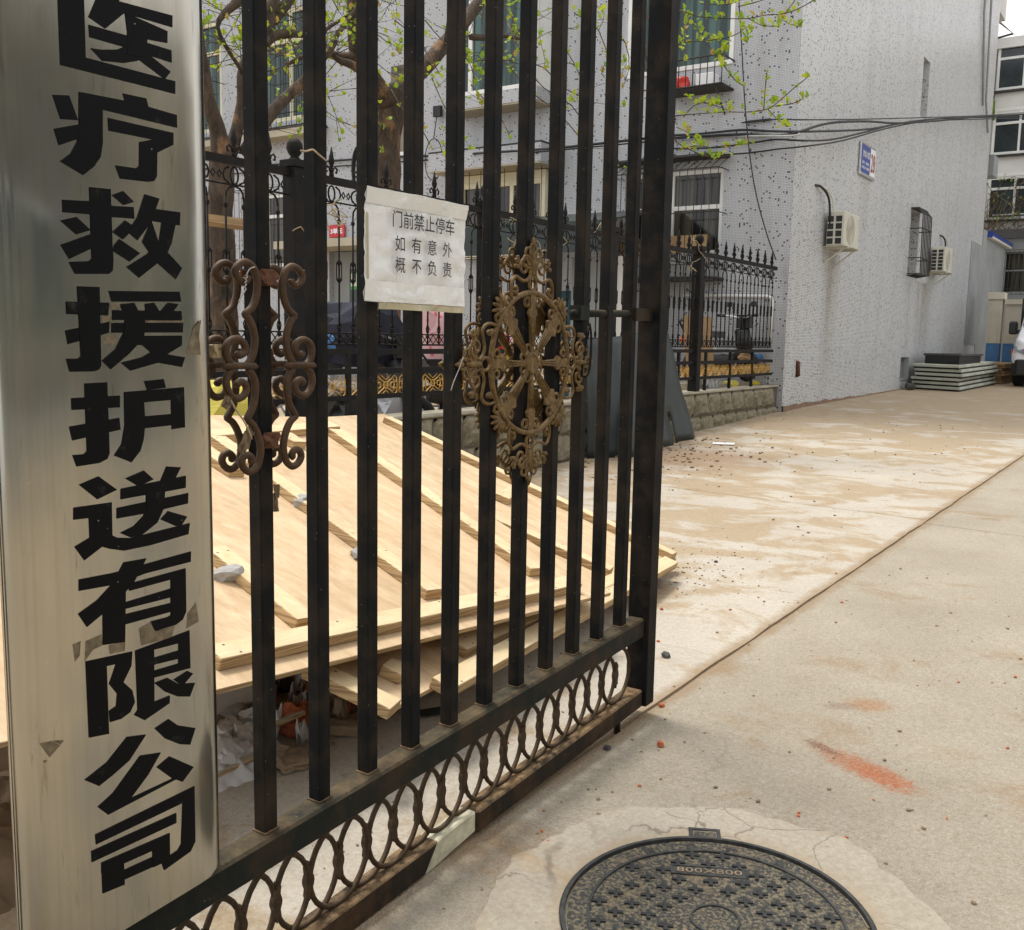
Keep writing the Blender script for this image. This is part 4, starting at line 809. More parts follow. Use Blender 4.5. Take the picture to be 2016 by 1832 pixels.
for k, (sx, sy, r_, mat, lab) in enumerate(((1958, 1935, .026, 'darkstone', 'black pebble on the pale slab just right of the gate post'), (1945, 2080, .017, 'brick', 'rust-brown pebble on the slab joint'), (1942, 2195, .02, 'brick', 'reddish stone in front of the drop bolt'), (1785, 2205, .017, 'darkstone', 'brown stone in the soft shadow of the gate'), (2105, 1655, .014, 'darkstone', 'small black pebble beyond the panel corner'), (1945, 1795, .014, 'brick', 'red pebble close to the gate post foot'))):
    p = gpt(sx, sy); o = link('stone', rock_mesh(60 + k, r_, r_ * .8, r_ * .7, .3), None, M[mat]); o.location = (p.x, p.y, p.z + r_ * .45); o.rotation_euler = (.1, .2, k); tag(o, lab, 'stone', 'single pebbles on the open drive')
p = gpt(2130, 1308); m = MB(); m.obox((p.x - .12, p.y - .1, p.z + .004), (.26, .06, .006), (-.03, .10, .012), (0, 0, .004)); tag(m.build('litter', M['signwhite']), 'flat white scrap of litter in front of the stone wall', 'litter')

# ================================================================== LOW STONE WALL AND IRON FENCE
FX = -5.60; WT = .815
def stone_block(seed, w_, h_):
    n_ = 7; vs = []; fs = []
    for j in range(n_ + 1):
        for i in range(n_ + 1):
            u, v = i / n_, j / n_; e = min(u, 1 - u, v, 1 - v) * n_; k_ = min(1, e)
            d = k_ * (.045 + .045 * noise.noise(Vector((u * 2.2 + v * 1.6 + seed * 3.1, v * 2.6 - u * 1.1, seed))) + .016 * noise.noise(Vector((u * 7 + v * 6, v * 7, seed + 9))))
            vs.append((d, (u - .5) * w_, (v - .5) * h_))
    for j in range(n_):
        for i in range(n_): k = j * (n_ + 1) + i; fs.append((k, k + 1, k + n_ + 2, k + n_ + 1))
    m_ = MB(); m_.add(vs, fs, False); b = len(m_.v); rim = [i for i in range(n_ + 1)] + [j * (n_ + 1) + n_ for j in range(1, n_ + 1)] + [n_ * (n_ + 1) + i for i in range(n_ - 1, -1, -1)] + [j * (n_ + 1) for j in range(n_ - 1, 0, -1)]
    m_.add([(-.03, vs[k][1], vs[k][2]) for k in rim], []); L_ = len(rim)
    m_.f += [(rim[i], b + i, b + (i + 1) % L_, rim[(i + 1) % L_]) for i in range(L_)]; m_.sm += [False] * L_
    me = m_.mesh('stone_block'); me.materials.append(M['stone']); return me
wall = thing('stone_wall', 'low wall faced with rough grey-green stone blocks under the black iron fence', 'wall', (FX, 10, .2))
m = MB(); m.add([(x, y, z) for y in (2.0, 15.83) for x, z in ((-5.80, -.3), (-5.505, -.3), (-5.505, WT - .03), (-5.80, WT - .03))], [(0, 3, 2, 1), (4, 5, 6, 7), (0, 1, 5, 4), (1, 2, 6, 5), (2, 3, 7, 6), (3, 0, 4, 7)]); m.build('core', M['mortar'], wall)
m = MB(); m.box((-5.82, 2.0, WT - .03), (-5.475, 15.84, WT)); m.build('coping', M['cope'], wall, .01)
sb = [stone_block(k, .412, .288) for k in range(7)]; random.seed(5)
for r_, zc in enumerate((WT - .03 - .155, WT - .03 - .467, WT - .03 - .779)):
    for i in range(-2, 32):
        y = 2.3 + .436 * i + (.2 if r_ == 1 else .0)
        if y < 2.25 or y > 15.6 or zc + .15 < gz(y): continue
        o = bpy.data.objects.new('stone_block', random.choice(sb)); COL.objects.link(o); o.location = (-5.505, y, zc); o.scale = (1, random.choice((1, -1)) * 1.0, 1) if False else (1, 1, 1); wparent(o, wall)
fence = thing('iron_fence', 'black ornamental iron fence with spear tops standing on the low stone wall', 'fence', (FX, 10, WT))
PY = [2.85, 5.34, 7.78, 10.24, 12.72]
for y in PY:
    m = MB(); m.box((FX - .065, y - .065, WT - .01), (FX + .065, y + .065, 2.72)); m.box((FX - .08, y - .08, 2.72), (FX + .08, y + .08, 2.775)); po = m.build('post', M['fence'], fence, .004)
    m = MB(); m.lathe([(.02, 2.775), (.045, 2.785), (.03, 2.80), (.048, 2.825), (.062, 2.86), (.058, 2.895), (.038, 2.925), (.005, 2.938)], (FX, y, 0), 16); m.build('ball', M['fence'], po)
for z, h_, t_ in ((2.655, .055, .022), (1.345, .045, .02), (1.185, .045, .02), (.975, .04, .02)):
    m = MB(); m.box((FX - t_, 2.0, z), (FX + t_, 15.78, z + h_)); m.build('rail', M['fence'], fence)
def shared(name, mb, mat): me = mb.mesh(name); me.materials.append(mat); return me
m = MB(); m.tube([(0, 0, 1.43), (0, 0, 2.44)], .0078, 6)
for z in (1.50, 1.545, 1.93, 2.06, 2.38): m.lathe([(.008, z - .02), (.016, z - .008), (.016, z + .008), (.008, z + .02)], n=6)
pick = shared('picket', m, M['fence'])
m = MB(); q = []
for s_ in (-1, 1): m.tube([(0, s_ * .08, 2.42), (0, s_ * .074, 2.47), (0, s_ * .05, 2.50), (0, .0, 2.515)], .008, 5)
m.tube([(0, .035 * math.cos(a * .5236), 2.585 + .058 * math.sin(a * .5236)) for a in range(12)], .0075, 5, closed=True)
for s_ in (-1, 1):
    m.tube([(0, s_ * .045, 2.64), (0, s_ * .085, 2.62), (0, s_ * .10, 2.585), (0, s_ * .085, 2.55), (0, s_ * .045, 2.53)], .0075, 5); m.tube([(0, s_ * .115, 2.585 + .0), (0, s_ * .13, 2.61), (0, s_ * .15, 2.585), (0, s_ * .13, 2.56), (0, s_ * .115, 2.585)], .006, 5)
scr = shared('scroll_ring', m, M['fence'])
m = MB(); m.tube([(0, -.16, 2.522), (0, .16, 2.522)], .007, 4); m.tube([(0, -.16, 1.425), (0, .16, 1.425)], .008, 4); m.tube([(0, -.16, 1.515), (0, .16, 1.515)], .006, 4)
for s_ in (-1, 1):
    for k in (-.12, -.04, .04, .12): m.tube([(0, k - s_ * .04, 1.43), (0, k, 1.47), (0, k + s_ * .04, 1.512)], .0055, 4)
    m.tube([(0, s_ * .08 + .02 * math.cos(a * 1.0472), 1.565 + .03 * math.sin(a * 1.0472)) for a in range(6)], .006, 4, closed=True)
for k in (-.08, .08): m.tube([(0, k + .0, 1.90), (0, k + .028, 1.93), (0, k + .028, 2.06), (0, k, 2.09), (0, k - .028, 2.06), (0, k - .028, 1.93)], .006, 4, closed=True)
lat = shared('lattice', m, M['fence'])
m = MB(); m.tube([(0, 0, 2.71), (0, 0, 2.74)], .02, 6); m.lathe([(.012, 2.74), (.022, 2.755), (.010, 2.77), (.012, 2.785), (.026, 2.825), (.020, 2.85), (.004, 2.935)], n=6)
for s_ in (-1, 1): m.tube([(0, s_ * .008, 2.735), (0, s_ * .022, 2.775), (0, s_ * .045, 2.788), (0, s_ * .062, 2.77), (0, s_ * .056, 2.745), (0, s_ * .043, 2.748)], .008, 5)
fin = shared('spear_finial', m, M['fence'])
m = MB()
for s_ in (-1, 1):
    for t_ in (-1, 1):
        m.tube([(0, s_ * .01, 1.085), (0, s_ * .03, 1.085 + t_ * .03), (0, s_ * .075, 1.085 + t_ * .055), (0, s_ * .11, 1.085 + t_ * .082), (0, s_ * .14, 1.085 + t_ * .06), (0, s_ * .135, 1.085 + t_ * .025), (0, s_ * .105, 1.085 + t_ * .025), (0, s_ * .10, 1.085 + t_ * .05)], .0062, 5)
    m.tube([(0, s_ * .085 + .025 * math.cos(a * .7854), 1.085 + .025 * math.sin(a * .7854)) for a in range(8)], .006, 5, closed=True)
    m.tube([(0, s_ * .15, 1.02), (0, s_ * .14, 1.15)], .006, 4)
m.tube([(0, .03 * math.cos(a * .7854), 1.085 + .03 * math.sin(a * .7854)) for a in range(8)], .006, 5, closed=True)
for t_ in (-1, 1): m.tube([(0, -.06, 1.085 + t_ * .085), (0, 0, 1.085 + t_ * .045), (0, .06, 1.085 + t_ * .085)], .005, 5)
gold = shared('gold_scroll', m, M['gold'])
def place(me, y, name):
    o = bpy.data.objects.new(name, me); COL.objects.link(o); o.location = (FX, y, 0); wparent(o, fence)
    if name in ('lattice', 'scroll_ring', 'gold_scroll'): o['kind'] = 'stuff'
    return o
y = 2.23
while y < 15.75:
    near_post = min(abs(y - q) for q in PY) < .13
    if not near_post: place(fin, y, 'spear_finial'); place(scr, y, 'scroll_ring')
    place(lat, y, 'lattice')
    for dy in (-.08, .08):
        if min(abs(y + dy - q) for q in PY) > .075: place(pick, y + dy, 'picket')
    if min(abs(y - q) for q in PY) > .2: place(gold, y, 'gold_scroll')
    y += .3175
for y in [2.3 + .9 * k for k in range(15)]:
    if min(abs(y - q) for q in PY) > .2: m = MB(); m.box((FX - .018, y - .02, WT), (FX + .018, y + .02, 1.345)); m.build('short_stay', M['fence'], fence)
# dry climber stems caught in the fence
random.seed(31); m = MB()
for k, (sx, sy) in enumerate(((960, 640), (905, 560), (1000, 620), (1500, 640), (1560, 660), (1640, 640), (1780, 670), (2040, 700), (2060, 760), (860, 680), (1005, 590))):
    p = pt(sx, sy, 'X', -5.55); P_ = [p]
    for j in range(9): P_.append(P_[-1] + Vector((random.uniform(-.03, .04), random.uniform(-.13, .13), random.uniform(-.10, .06))))
    m.tube(spline(P_, 2), .0045, 4)
tag(m.build('dry_climber', M['vine']), 'pale dry climber stems tangled in the spear-topped fence', 'climber')

# ------------------------------------------------------------------ dark sheets leaning against the wall
ds = thing('metal_sheet', 'dark grey-green metal sheet with a torn lower corner leaning against the fence', 'sheet', (-5.1, 10.8, .2))
P0, P1, P2_, P3 = gpt(1842, 1352), gpt(2036, 1288), pt(1962, 960, 'X', -5.42), pt(1845, 985, 'X', -5.42)
def sheet(parent, c, name, mat, seed, tear=None, n=14):
    vs = []; fs = []
    for j in range(n + 1):
        for i in range(n + 1):
            u, v = i / n, j / n; p = (c[0] * (1 - u) + c[1] * u) * (1 - v) + (c[3] * (1 - u) + c[2] * u) * v
            b = .05 * noise.noise(Vector((u * 2.2, v * 2, seed))) + .018 * noise.noise(Vector((u * 7, v * 3, seed)))
            if tear and v < .45 and u > .6: b += .20 * (u - .6) * (.45 - v) / .45 * math.sin(u * 15)
            vs.append(p + Vector((b, 0, 0)))
    for j in range(n):
        for i in range(n):
            if tear and j < 4 and i == int(n * .70): continue
            k = j * (n + 1) + i; fs.append((k, k + 1, k + n + 2, k + n + 1))
    m_ = MB(); m_.add(vs, fs, True); o = m_.build(name, mat, parent); md = o.modifiers.new('thick', 'SOLIDIFY'); md.thickness = .006; return o
sheet(ds, (P0, P1, P2_, P3), 'panel', M['greensheet'], 4, True)
ds2 = thing('metal_sheet', 'flat dull green sheet standing between the gate bars and the torn sheet', 'sheet', (-5.1, 9.5, .2))
sheet(ds2, (gpt(1728, 1350), gpt(1850, 1345), pt(1852, 985, 'X', -5.40), pt(1722, 1000, 'X', -5.40)), 'panel', M['greensheet'], 14)
# ================================================================== TILED APARTMENT BUILDING
XC, YC2, YE, HB = -5.42, 15.86, 33.1, 15.0
bld = thing('apartment_building', 'four-storey apartment block clad in pale mosaic tile speckled with dark squares', 'building', (XC - 5, YC2 + 5, 0))
def holed(mb, axis, plane, a0, a1, z0, z1, holes, depth, inward):
    """wall sheet with openings: the grid is cut on the hole edges, every hole gets a reveal"""
    A_ = sorted({a0, a1, *[h[0] for h in holes], *[h[1] for h in holes]}); Z_ = sorted({z0, z1, *[h[2] for h in holes], *[h[3] for h in holes]})
    def V(a, z, d=0.0): return (plane + inward * d, a, z) if axis == 'X' else (a, plane + inward * d, z)
    flip = (axis == 'X') == (inward < 0)
    def quad(*vs):
        mb.add(vs, [(0, 1, 2, 3)] if flip else [(3, 2, 1, 0)])
    for i in range(len(A_) - 1):
        for j in range(len(Z_) - 1):
            ca, cz = (A_[i] + A_[i + 1]) / 2, (Z_[j] + Z_[j + 1]) / 2
            if any(h[0] < ca < h[1] and h[2] < cz < h[3] for h in holes): continue
            quad(V(A_[i], Z_[j]), V(A_[i + 1], Z_[j]), V(A_[i + 1], Z_[j + 1]), V(A_[i], Z_[j + 1]))
    for h in holes:
        a, b, c_, d = h[:4]; dp = h[4] if len(h) > 4 else depth
        quad(V(a, c_, 0), V(a, c_, dp), V(b, c_, dp), V(b, c_, 0)); quad(V(a, d, dp), V(a, d, 0), V(b, d, 0), V(b, d, dp))
        quad(V(a, c_, 0), V(a, d, 0), V(a, d, dp), V(a, c_, dp)); quad(V(b, d, 0), V(b, c_, 0), V(b, c_, dp), V(b, d, dp))
        quad(V(a, c_, dp), V(b, c_, dp), V(b, d, dp), V(a, d, dp)) if len(h) > 5 else None
W1R = (-8.42, -6.60, 2.95, 4.36); W2R = (-8.46, -6.52, 5.98, 7.9); W3R = (-8.46, -6.52, 8.9, 10.7)
STA = (-13.85, -13.10, 5.20, 6.9); ENT = (-15.6, -14.2, .5, 3.3); W1C = (-11.62, -9.95, 2.9, 4.33)
W1L = (-18.4, -16.7, 3.0, 4.6); W1LL = (-21.6, -19.9, 3.0, 4.7); W2L = (-17.75, -15.75, 6.15, 8.5); W2LL = (-21.6, -19.0, 6.15, 8.6)
m = MB(); holed(m, 'Y', YC2, -26, XC, -.5, HB, [W1R, W2R, W3R, STA + (.35, 1), ENT, W1C, W1L, W1LL, W2L, W2LL], .16, 1)
m.build('front_wall', M['mosaic'], bld)
m = MB(); holed(m, 'X', XC, YC2, YE, .46, HB, [(24.08, 24.70, 6.60, 7.87, .45, 1), (23.86, 24.72, 3.06, 4.52, .40, 1), (16.46, 16.62, .93, 1.21, .12, 1), (23.80, 24.55, .72, 1.22, .2, 1)], .3, -1)
m.build('side_wall', M['mosaic_side'], bld)
m = MB(); m.add([(XC + .002, YC2, -.3), (XC + .012, YE, -.3), (XC + .012, YE, .52), (XC + .002, YC2, .50)], [(0, 1, 2, 3)])
vs = []; n = 60
for i in range(n + 1):
    y = YC2 + .01 + (24.6 - YC2) * i / n; h_ = .475 + .05 * noise.noise(Vector((y * 1.9, 0, 4))) + .02 * noise.noise(Vector((y * 7, 0, 4)))
    vs += [(XC + .035, y, gz(y) - .05), (XC + .018, y, max(gz(y) + .02, h_)), (XC - .01, y, max(gz(y) + .02, h_))]
m = MB(); m.add(vs, [f for i in range(n) for f in ((3 * i, 3 * i + 3, 3 * i + 4, 3 * i + 1), (3 * i + 1, 3 * i + 4, 3 * i + 5, 3 * i + 2))]); m.build('plinth', M['ochre'], bld)
m = MB(); m.box((-26, YC2 + .1, HB), (XC - .01, YE, HB + .25)); m.box((-26, YE - .2, -.4), (XC - .02, YE, HB)); m.box((-26.0, YC2 + .7, -.4), (XC - .7, YC2 + .75, HB)); m.build('roof', M['plaster'], bld)
def window(x0, x1, z0, z1, y, cols, transom, mat='white', glass='glass', parent=bld, fw=.075, inset=.045, skip_curtain=False):
    m_ = MB(); d0, d1 = y, y + .06
    m_.box((x0, d0, z0), (x1, d1, z0 + fw)); m_.box((x0, d0, z1 - fw), (x1, d1, z1)); m_.box((x0, d0 + .001, z0 + fw), (x0 + fw, d1, z1 - fw)); m_.box((x1 - fw, d0 + .001, z0 + fw), (x1, d1, z1 - fw))
    zt_ = z0 + (z1 - z0) * transom if transom else None
    if zt_: m_.box((x0 + fw, d0 + .002, zt_ - fw / 2), (x1 - fw, d1, zt_ + fw / 2))
    fr = m_.build('window', M[mat], parent, .006)
    sp = [x0 + (x1 - x0) * c_ for c_ in cols]
    for c_ in sp:
        m_ = MB(); m_.box((c_ - .04, d0 + .004, z0 + fw), (c_ + .04, d1 - .004, z1 - fw)); m_.build('mullion', M[mat], fr)
    e = [x0 + fw] + sp + [x1 - fw]; zz_ = [z0 + fw] + ([zt_] if zt_ else []) + [z1 - fw]
    for i in range(len(e) - 1):
        for j in range(len(zz_) - 1):
            m_ = MB(); m_.box((e[i] + .001, d0 + inset, zz_[j] + .001), (e[i + 1] - .001, d0 + inset + .008, zz_[j + 1] - .001)); m_.build('pane', M[glass], fr)
    return fr
def cage(x0, x1, z0, z1, y0, y1, step, parent=bld, rows=(.0, .12, .6, 1.0), r_=.007, mat='darkpaint', hood=True):
    m_ = MB(); n_ = int((x1 - x0) / step)
    for i in range(n_ + 1):
        x = x0 + (x1 - x0) * i / n_
        if hood: m_.tube([(x, y1, z1), (x, y0, z1 - .22), (x, y0, z0), (x, y1, z0)], r_, 5)
        else: m_.tube([(x, y0, z1), (x, y0, z0), (x, y1, z0)], r_, 5)
    zz_ = z1 - (.22 if hood else 0)
    for q in rows:
        z = z0 + (zz_ - z0) * q; m_.tube([(x0, y1, z), (x0, y0, z), (x1, y0, z), (x1, y1, z)], r_ * 1.25, 5)
    return m_.build('window_cage', M[mat], parent)
# right-hand windows, first and second floor
window(*W1R[:2], W1R[2], W1R[3], YC2 + .05, (.48,), .56, 'white', 'darkglass'); c1 = cage(-8.55, -6.52, 2.55, 4.52, YC2 - .42, YC2, .13)
m = MB(); m.box((-8.57, YC2 - .44, 4.50), (-6.50, YC2, 4.53)); m.build('cage_hood', M['darkpaint'], c1); m = MB(); m.box((-8.55, YC2 - .42, 2.50), (-6.52, YC2 - .0, 2.56)); m.build('cage_tray', M['darkpaint'], c1)
m = MB(); m.box((-8.5, YC2 - .36, 2.57), (-6.62, YC2 - .02, 2.95)); m.build('tray_panel', M['plaster'], c1)
m = MB(); m.obox((-7.9, YC2 - .30, 2.96), (1.15, 0, 0), (0, .10, .30), (0, .02, .0)); m.obox((-8.4, YC2 - .33, 2.96), (.45, 0, 0), (0, .1, .22), (0, .02, 0)); tag(m.build('cardboard_sheet', M['card'], None), 'cardboard sheets stored inside the caged first-floor window', 'cardboard')
window(W2R[0], W2R[1], W2R[2], W2R[3], YC2 - .02, (.46,), None, 'white', 'glass'); window(*W3R[:2], W3R[2], W3R[3], YC2 + .04, (.5,), .7, 'white', 'glass')
rk = MB(); n = 9
for i in range(n + 1):
    x = -7.62 + 1.12 * i / n; rk.tube([(x, YC2 - .5, 6.02), (x, YC2 - .5, 5.58), (x, YC2, 5.58)], .009, 5)
for z in (6.02, 5.58): rk.tube([(-7.62, YC2, z), (-7.62, YC2 - .5, z), (-6.5, YC2 - .5, z), (-6.5, YC2, z)], .014, 5)
rk.box((-7.62, YC2 - .48, 5.555), (-6.5, YC2 - .0, 5.575)); rk.tube([(-7.5, YC2 - .02, 5.2), (-7.5, YC2 - .45, 5.55)], .014, 5); rk.tube([(-6.62, YC2 - .02, 5.2), (-6.62, YC2 - .45, 5.55)], .014, 5)
rack = rk.build('window_rack', M['darkpaint'], bld)
o = link('plastic_bag', rock_mesh(5, .20, .13, .13, .4), None, M['redcloth']); o.location = (-7.32, YC2 - .28, 5.70); tag(o, 'crumpled red plastic bag in the window rack', 'bag')
m = MB(); m.box((-7.0, YC2 - .38, 5.585), (-6.70, YC2 - .12, 5.80)); tag(m.build('storage_box', M['signwhite'], None, .01), 'small pale box at the right end of the window rack', 'box'); 
# middle bay window and the tiled canopy band under it
BF = YC2 - .55
m = MB(); m.box((-12.02, BF, 5.72), (-9.96, YC2, 5.95)); m.build('bay_box', M['mosaic'], bld); m = MB(); m.box((-12.02, BF, 9.0), (-9.96, YC2, 9.3)); m.build('bay_box', M['mosaic'], bld)
m = MB(); m.box((-12.0, BF + .02, 5.69), (-9.98, YC2, 5.72)); m.build('bay_soffit', M['soffit'], bld)
window(-12.0, -9.98, 5.95, 9.0, BF + .01, (.27, .55), .84, 'white', 'glass')
m = MB(); m.box((-10.05, BF + .08, 5.95), (-9.985, YC2, 9.0)); m.box((-12.0, BF + .08, 5.95), (-11.93, YC2, 9.0)); m.build('bay_side', M['white'], bld)
CF = YC2 - .75
m = MB(); m.box((-12.25, CF, 4.60), (-9.72, YC2, 4.93)); m.build('canopy_band', M['mosaic'], bld); m = MB(); m.box((-12.24, CF + .01, 4.575), (-9.73, YC2, 4.60)); m.build('canopy_soffit', M['soffit'], bld)
m = MB(); m.box((-12.25, CF - .01, 4.93), (-9.71, YC2, 4.955)); m.build('canopy_flashing', M['cable'], bld)
window(-11.9, -9.95, 3.0, 4.42, YC2 - .22, (.3, .62), None, 'cream', 'darkglass', fw=.11); m = MB(); m.box((-9.97, YC2 - .21, 3.0), (-9.955, YC2, 4.42)); m.box((-11.9, YC2 - .21, 4.42), (-9.95, YC2, 4.56)); m.build('window_surround', M['cream'], bld)
cage(-12.0, -9.85, 3.0, 4.6, YC2 - .5, YC2, .24, rows=(0, .35, 1.0), hood=False)
# stair window recess, left caged windows, entrance
m = MB(); m.box((STA[0], YC2 + .30, STA[2]), (STA[1], YC2 + .34, STA[3])); m.build('stair_panel', M['soffit'], bld); m = MB(); m.box((STA[0] - .03, YC2 - .03, STA[2] - .1), (STA[1] + .03, YC2 + .1, STA[2])); m.build('sill', M['white'], bld)
for q, co in ((W2L, (.5,)), (W2LL, (.45,))):
    window(q[0], q[1], q[2], q[3], YC2 + .02, co, .72, 'cream', 'glass', fw=.09); cg = cage(q[0] - .1, q[1] + .1, q[2] - .22, q[3] + .1, YC2 - .42, YC2, .15, rows=(0, .1, .45, .8, 1.0), mat='fence', hood=False)
    m = MB(); m.box((q[0] - .12, YC2 - .44, q[2] - .27), (q[1] + .12, YC2, q[2] - .235)); m.build('cage_tray', M['darkpaint'], cg); m = MB(); m.box((q[0] - .1, YC2 - .42, q[2] - .42), (q[1] + .1, YC2, q[2] - .275)); m.build('tray_soffit', M['soffit'], cg)
for q in (W1L, W1LL):
    window(q[0], q[1], q[2], q[3], YC2 + .02, (.5,), .7, 'white', 'darkglass'); cage(q[0] - .05, q[1] + .05, q[2] - .05, q[3] + .1, YC2 - .3, YC2, .16, hood=False)
m = MB(); m.box((-16.3, YC2 - .95, 3.28), (-13.9, YC2, 3.44)); m.build('entrance_canopy', M['soffit'], bld)
m = MB(); m.box((ENT[0], YC2 + .12, .5), (ENT[1], YC2 + .15, 3.28)); dr = m.build('entrance_door', M['plaster'], bld)
m = MB(); m.box((ENT[0] + .5, YC2 + .10, 2.1), (ENT[0] + 1.0, YC2 + .119, 2.9)); m.build('door_notice', M['greyglass'], dr)
us = thing('unit_sign', 'small red enamel sign reading 3 unit in white above the entrance', 'sign', (-15.6, YC2 - .96, 3.7))
a, b = pt(968, 700, 'Y', YC2 - .05), pt(1013, 660, 'Y', YC2 - .05)
m = MB(); m.box((a.x, YC2 - .055, a.z), (b.x, YC2 - .03, b.z)); m.build('plate', M['redsign'], us, .004); text_part('3单元', us, M['signwhite'], (a.x + .05, YC2 - .055, a.z + .07), (1, 0, 0), (0, 0, 1), (0, -1, 0), b.x - a.x - .10, b.z - a.z - .14, bold=.035, lift=.004)
a, b = pt(1025, 852, 'Y', YC2 - .1), pt(1064, 800, 'Y', YC2 - .1); ps = thing('wall_poster', 'pale green poster beside the entrance below the red sign', 'poster', a)
m = MB(); m.box((a.x, YC2 - .03, a.z), (b.x, YC2 - .02, b.z)); m.build('sheet', M['greenposter'], ps); m = MB(); m.box((a.x, YC2 - .033, a.z), (b.x, YC2 - .0305, a.z + .07)); m.box((a.x, YC2 - .033, b.z - .03), (b.x, YC2 - .0305, b.z)); m.build('band', M['posterdeep'], ps)
m = MB(); m.box((a.x + .04, YC2 - .033, a.z + .22), (a.x + .12, YC2 - .0305, a.z + .42)); m.build('picture', M['black'], ps)
# white drain pipe on the front wall, grimy lower strip
m = MB(); p0, p1, p2 = pt(2010, 868, 'Y', YC2 - .06), pt(2272, 872, 'Y', YC2 - .06), pt(2262, 1010, 'Y', YC2 - .06)
m.tube([p0, p1 + Vector((-.08, 0, 0)), p1 + Vector((-.02, 0, -.02)), p1 + Vector((0, 0, -.08)), p2], .028, 8); m.build('drain_pipe', M['white'], bld)
# side wall: tall window recess, barred window, vents
for (y0, y1, z0, z1) in ((24.08, 24.70, 6.60, 7.87), (23.86, 24.72, 3.06, 4.52)):
    m = MB(); m.box((XC - .40, y0, z0), (XC - .37, y1, z1)); fr = m.build('window', M['darkglass'], bld)
    m = MB(); m.box((XC - .37, y0 + .02, z0 + .02), (XC - .35, y0 + .08, z1 - .02)); m.box((XC - .37, y1 - .08, z0 + .02), (XC - .35, y1 - .02, z1 - .02)); m.build('frame', M['white'], fr)
m = MB()
for k in range(7):
    y = 23.84 + .90 * k / 6; m.tube([(XC, y, 4.56), (XC + .16, y, 4.54), (XC + .26, y, 4.42), (XC + .28, y, 3.10), (XC, y, 3.06)], .013, 5)
for z in (4.1, 3.45, 3.1): m.tube([(XC, 23.82, z), (XC + .28, 23.82, z), (XC + .28, 24.76, z), (XC, 24.76, z)], .013, 5)
m.box((XC, 23.82, 4.54), (XC + .18, 24.76, 4.565)); m.build('window_cage', M['darkpaint'], bld)
m = MB(); m.box((XC - .1, 23.82, .70), (XC + .03, 24.53, .74)); m.box((XC - .1, 24.50, .74), (XC + .03, 24.55, 1.22)); m.build('vent_frame', M['plaster'], bld)
m = MB(); m.tube([(XC - .06, 16.49, 1.2), (XC + .02, 16.50, 1.18), (XC + .025, 16.53, .96), (XC - .04, 16.58, .95)], .035, 6); m.build('rusty_hook', M['weld'], bld)
m = MB(); m.tube([(XC + .06, 31.4, 15.1), (XC + .07, 31.2, 11), (XC + .06, 31.6, 8.4), (XC + .1, 32.0, 7.6)], .03, 6); m.tube([(XC + .05, 30.6, 15.1), (XC + .05, 30.4, 10.5), (XC + .05, 31.2, 8.2)], .03, 6); m.build('down_cable', M['plaster'], bld)
# grey rendered annex and balcony at the far end
m = MB(); m.box((-9, YE + .002, -.3), (XC + .02, 37.5, 5.0)); m.build('annex', M['plaster'], bld); m = MB(); m.box((XC - .01, 31.35, 1.55), (XC + .02, YE, 4.5)); m.build('rendered_patch', M['plaster'], bld)
ea, eb = pt(2900, 690, 'Y', 33.8), pt(2918, 690, 'Y', 33.8); m = MB(); m.box((ea.x - .3, 33.8, eb.z - .10), (eb.x, 37.9, eb.z)); m.build('eave', M['wallwhite'], bld); m = MB(); m.box((ea.x, 33.78, eb.z - .09), (eb.x + .02, 33.80, eb.z + .10)); m.box((eb.x + .001, 33.80, eb.z - .03), (eb.x + .03, 37.9, eb.z + .06)); m.build('eave_edge', M['bluesign'], bld)
b = pt(2946, 44, 'Y', YE + .5); m = MB(); m.box((-7.5, YE + .01, b.z), (b.x, YE + 1.2, b.z + 1.6)); m.build('rear_balcony', M['wallwhite'], bld)
m = MB(); m.box((-7.5, YE + .2, 6.6), (XC + .12, YE + 1.0, 7.2)); m.build('rear_ledge', M['plaster'], bld)

# ------------------------------------------------------------------ number sign and air conditioners on the side wall
ns = thing('number_sign', 'blue and white enamel house sign with a red number 28', 'sign', (XC, 20, 5))
m = MB(); m.box((XC + .01, 19.40, 4.665), (XC + .05, 20.44, 5.268)); m.build('frame', M['chrome'], ns, .006)
m = MB(); m.box((XC + .05, 19.43, 4.72), (XC + .053, 20.04, 5.225)); m.build('blue_field', M['bluesign'], ns); m = MB(); m.box((XC + .05, 20.045, 4.72), (XC + .053, 20.41, 5.225)); m.build('white_field', M['signwhite'], ns)
ny, nz_, nx_ = (0, 1, 0), (0, 0, 1), (1, 0, 0)
text_part('方北小区', ns, M['signwhite'], (XC + .053, 19.50, 5.00), ny, nz_, nx_, .47, .13, bold=.03, lift=.004)
text_part('方北小区 28', ns, M['signwhite'], (XC + .053, 19.49, 4.87), ny, nz_, nx_, .48, .045, bold=.01, lift=.004) if False else None
m = MB()
for z, cut in ((4.875, ((0, .20), (.26, .48))), (4.785, ((0, .26), (.29, .50)))):
    for a, b in cut:
        y = 19.48 + a
        while y < 19.48 + b - .02:
            m.box((XC + .053, y, z + .012), (XC + .056, y + .028, z + .018)); m.box((XC + .053, y, z + .036), (XC + .056, y + .028, z + .042)); m.box((XC + .0531, y + .010, z), (XC + .0557, y + .016, z + .055)); y += .036
m.build('small_lettering', M['signwhite'], ns)
text_part('28', ns, M['signred'], (XC + .053, 20.085, 4.79), ny, nz_, nx_, .29, .35, bold=.012, lift=.004)
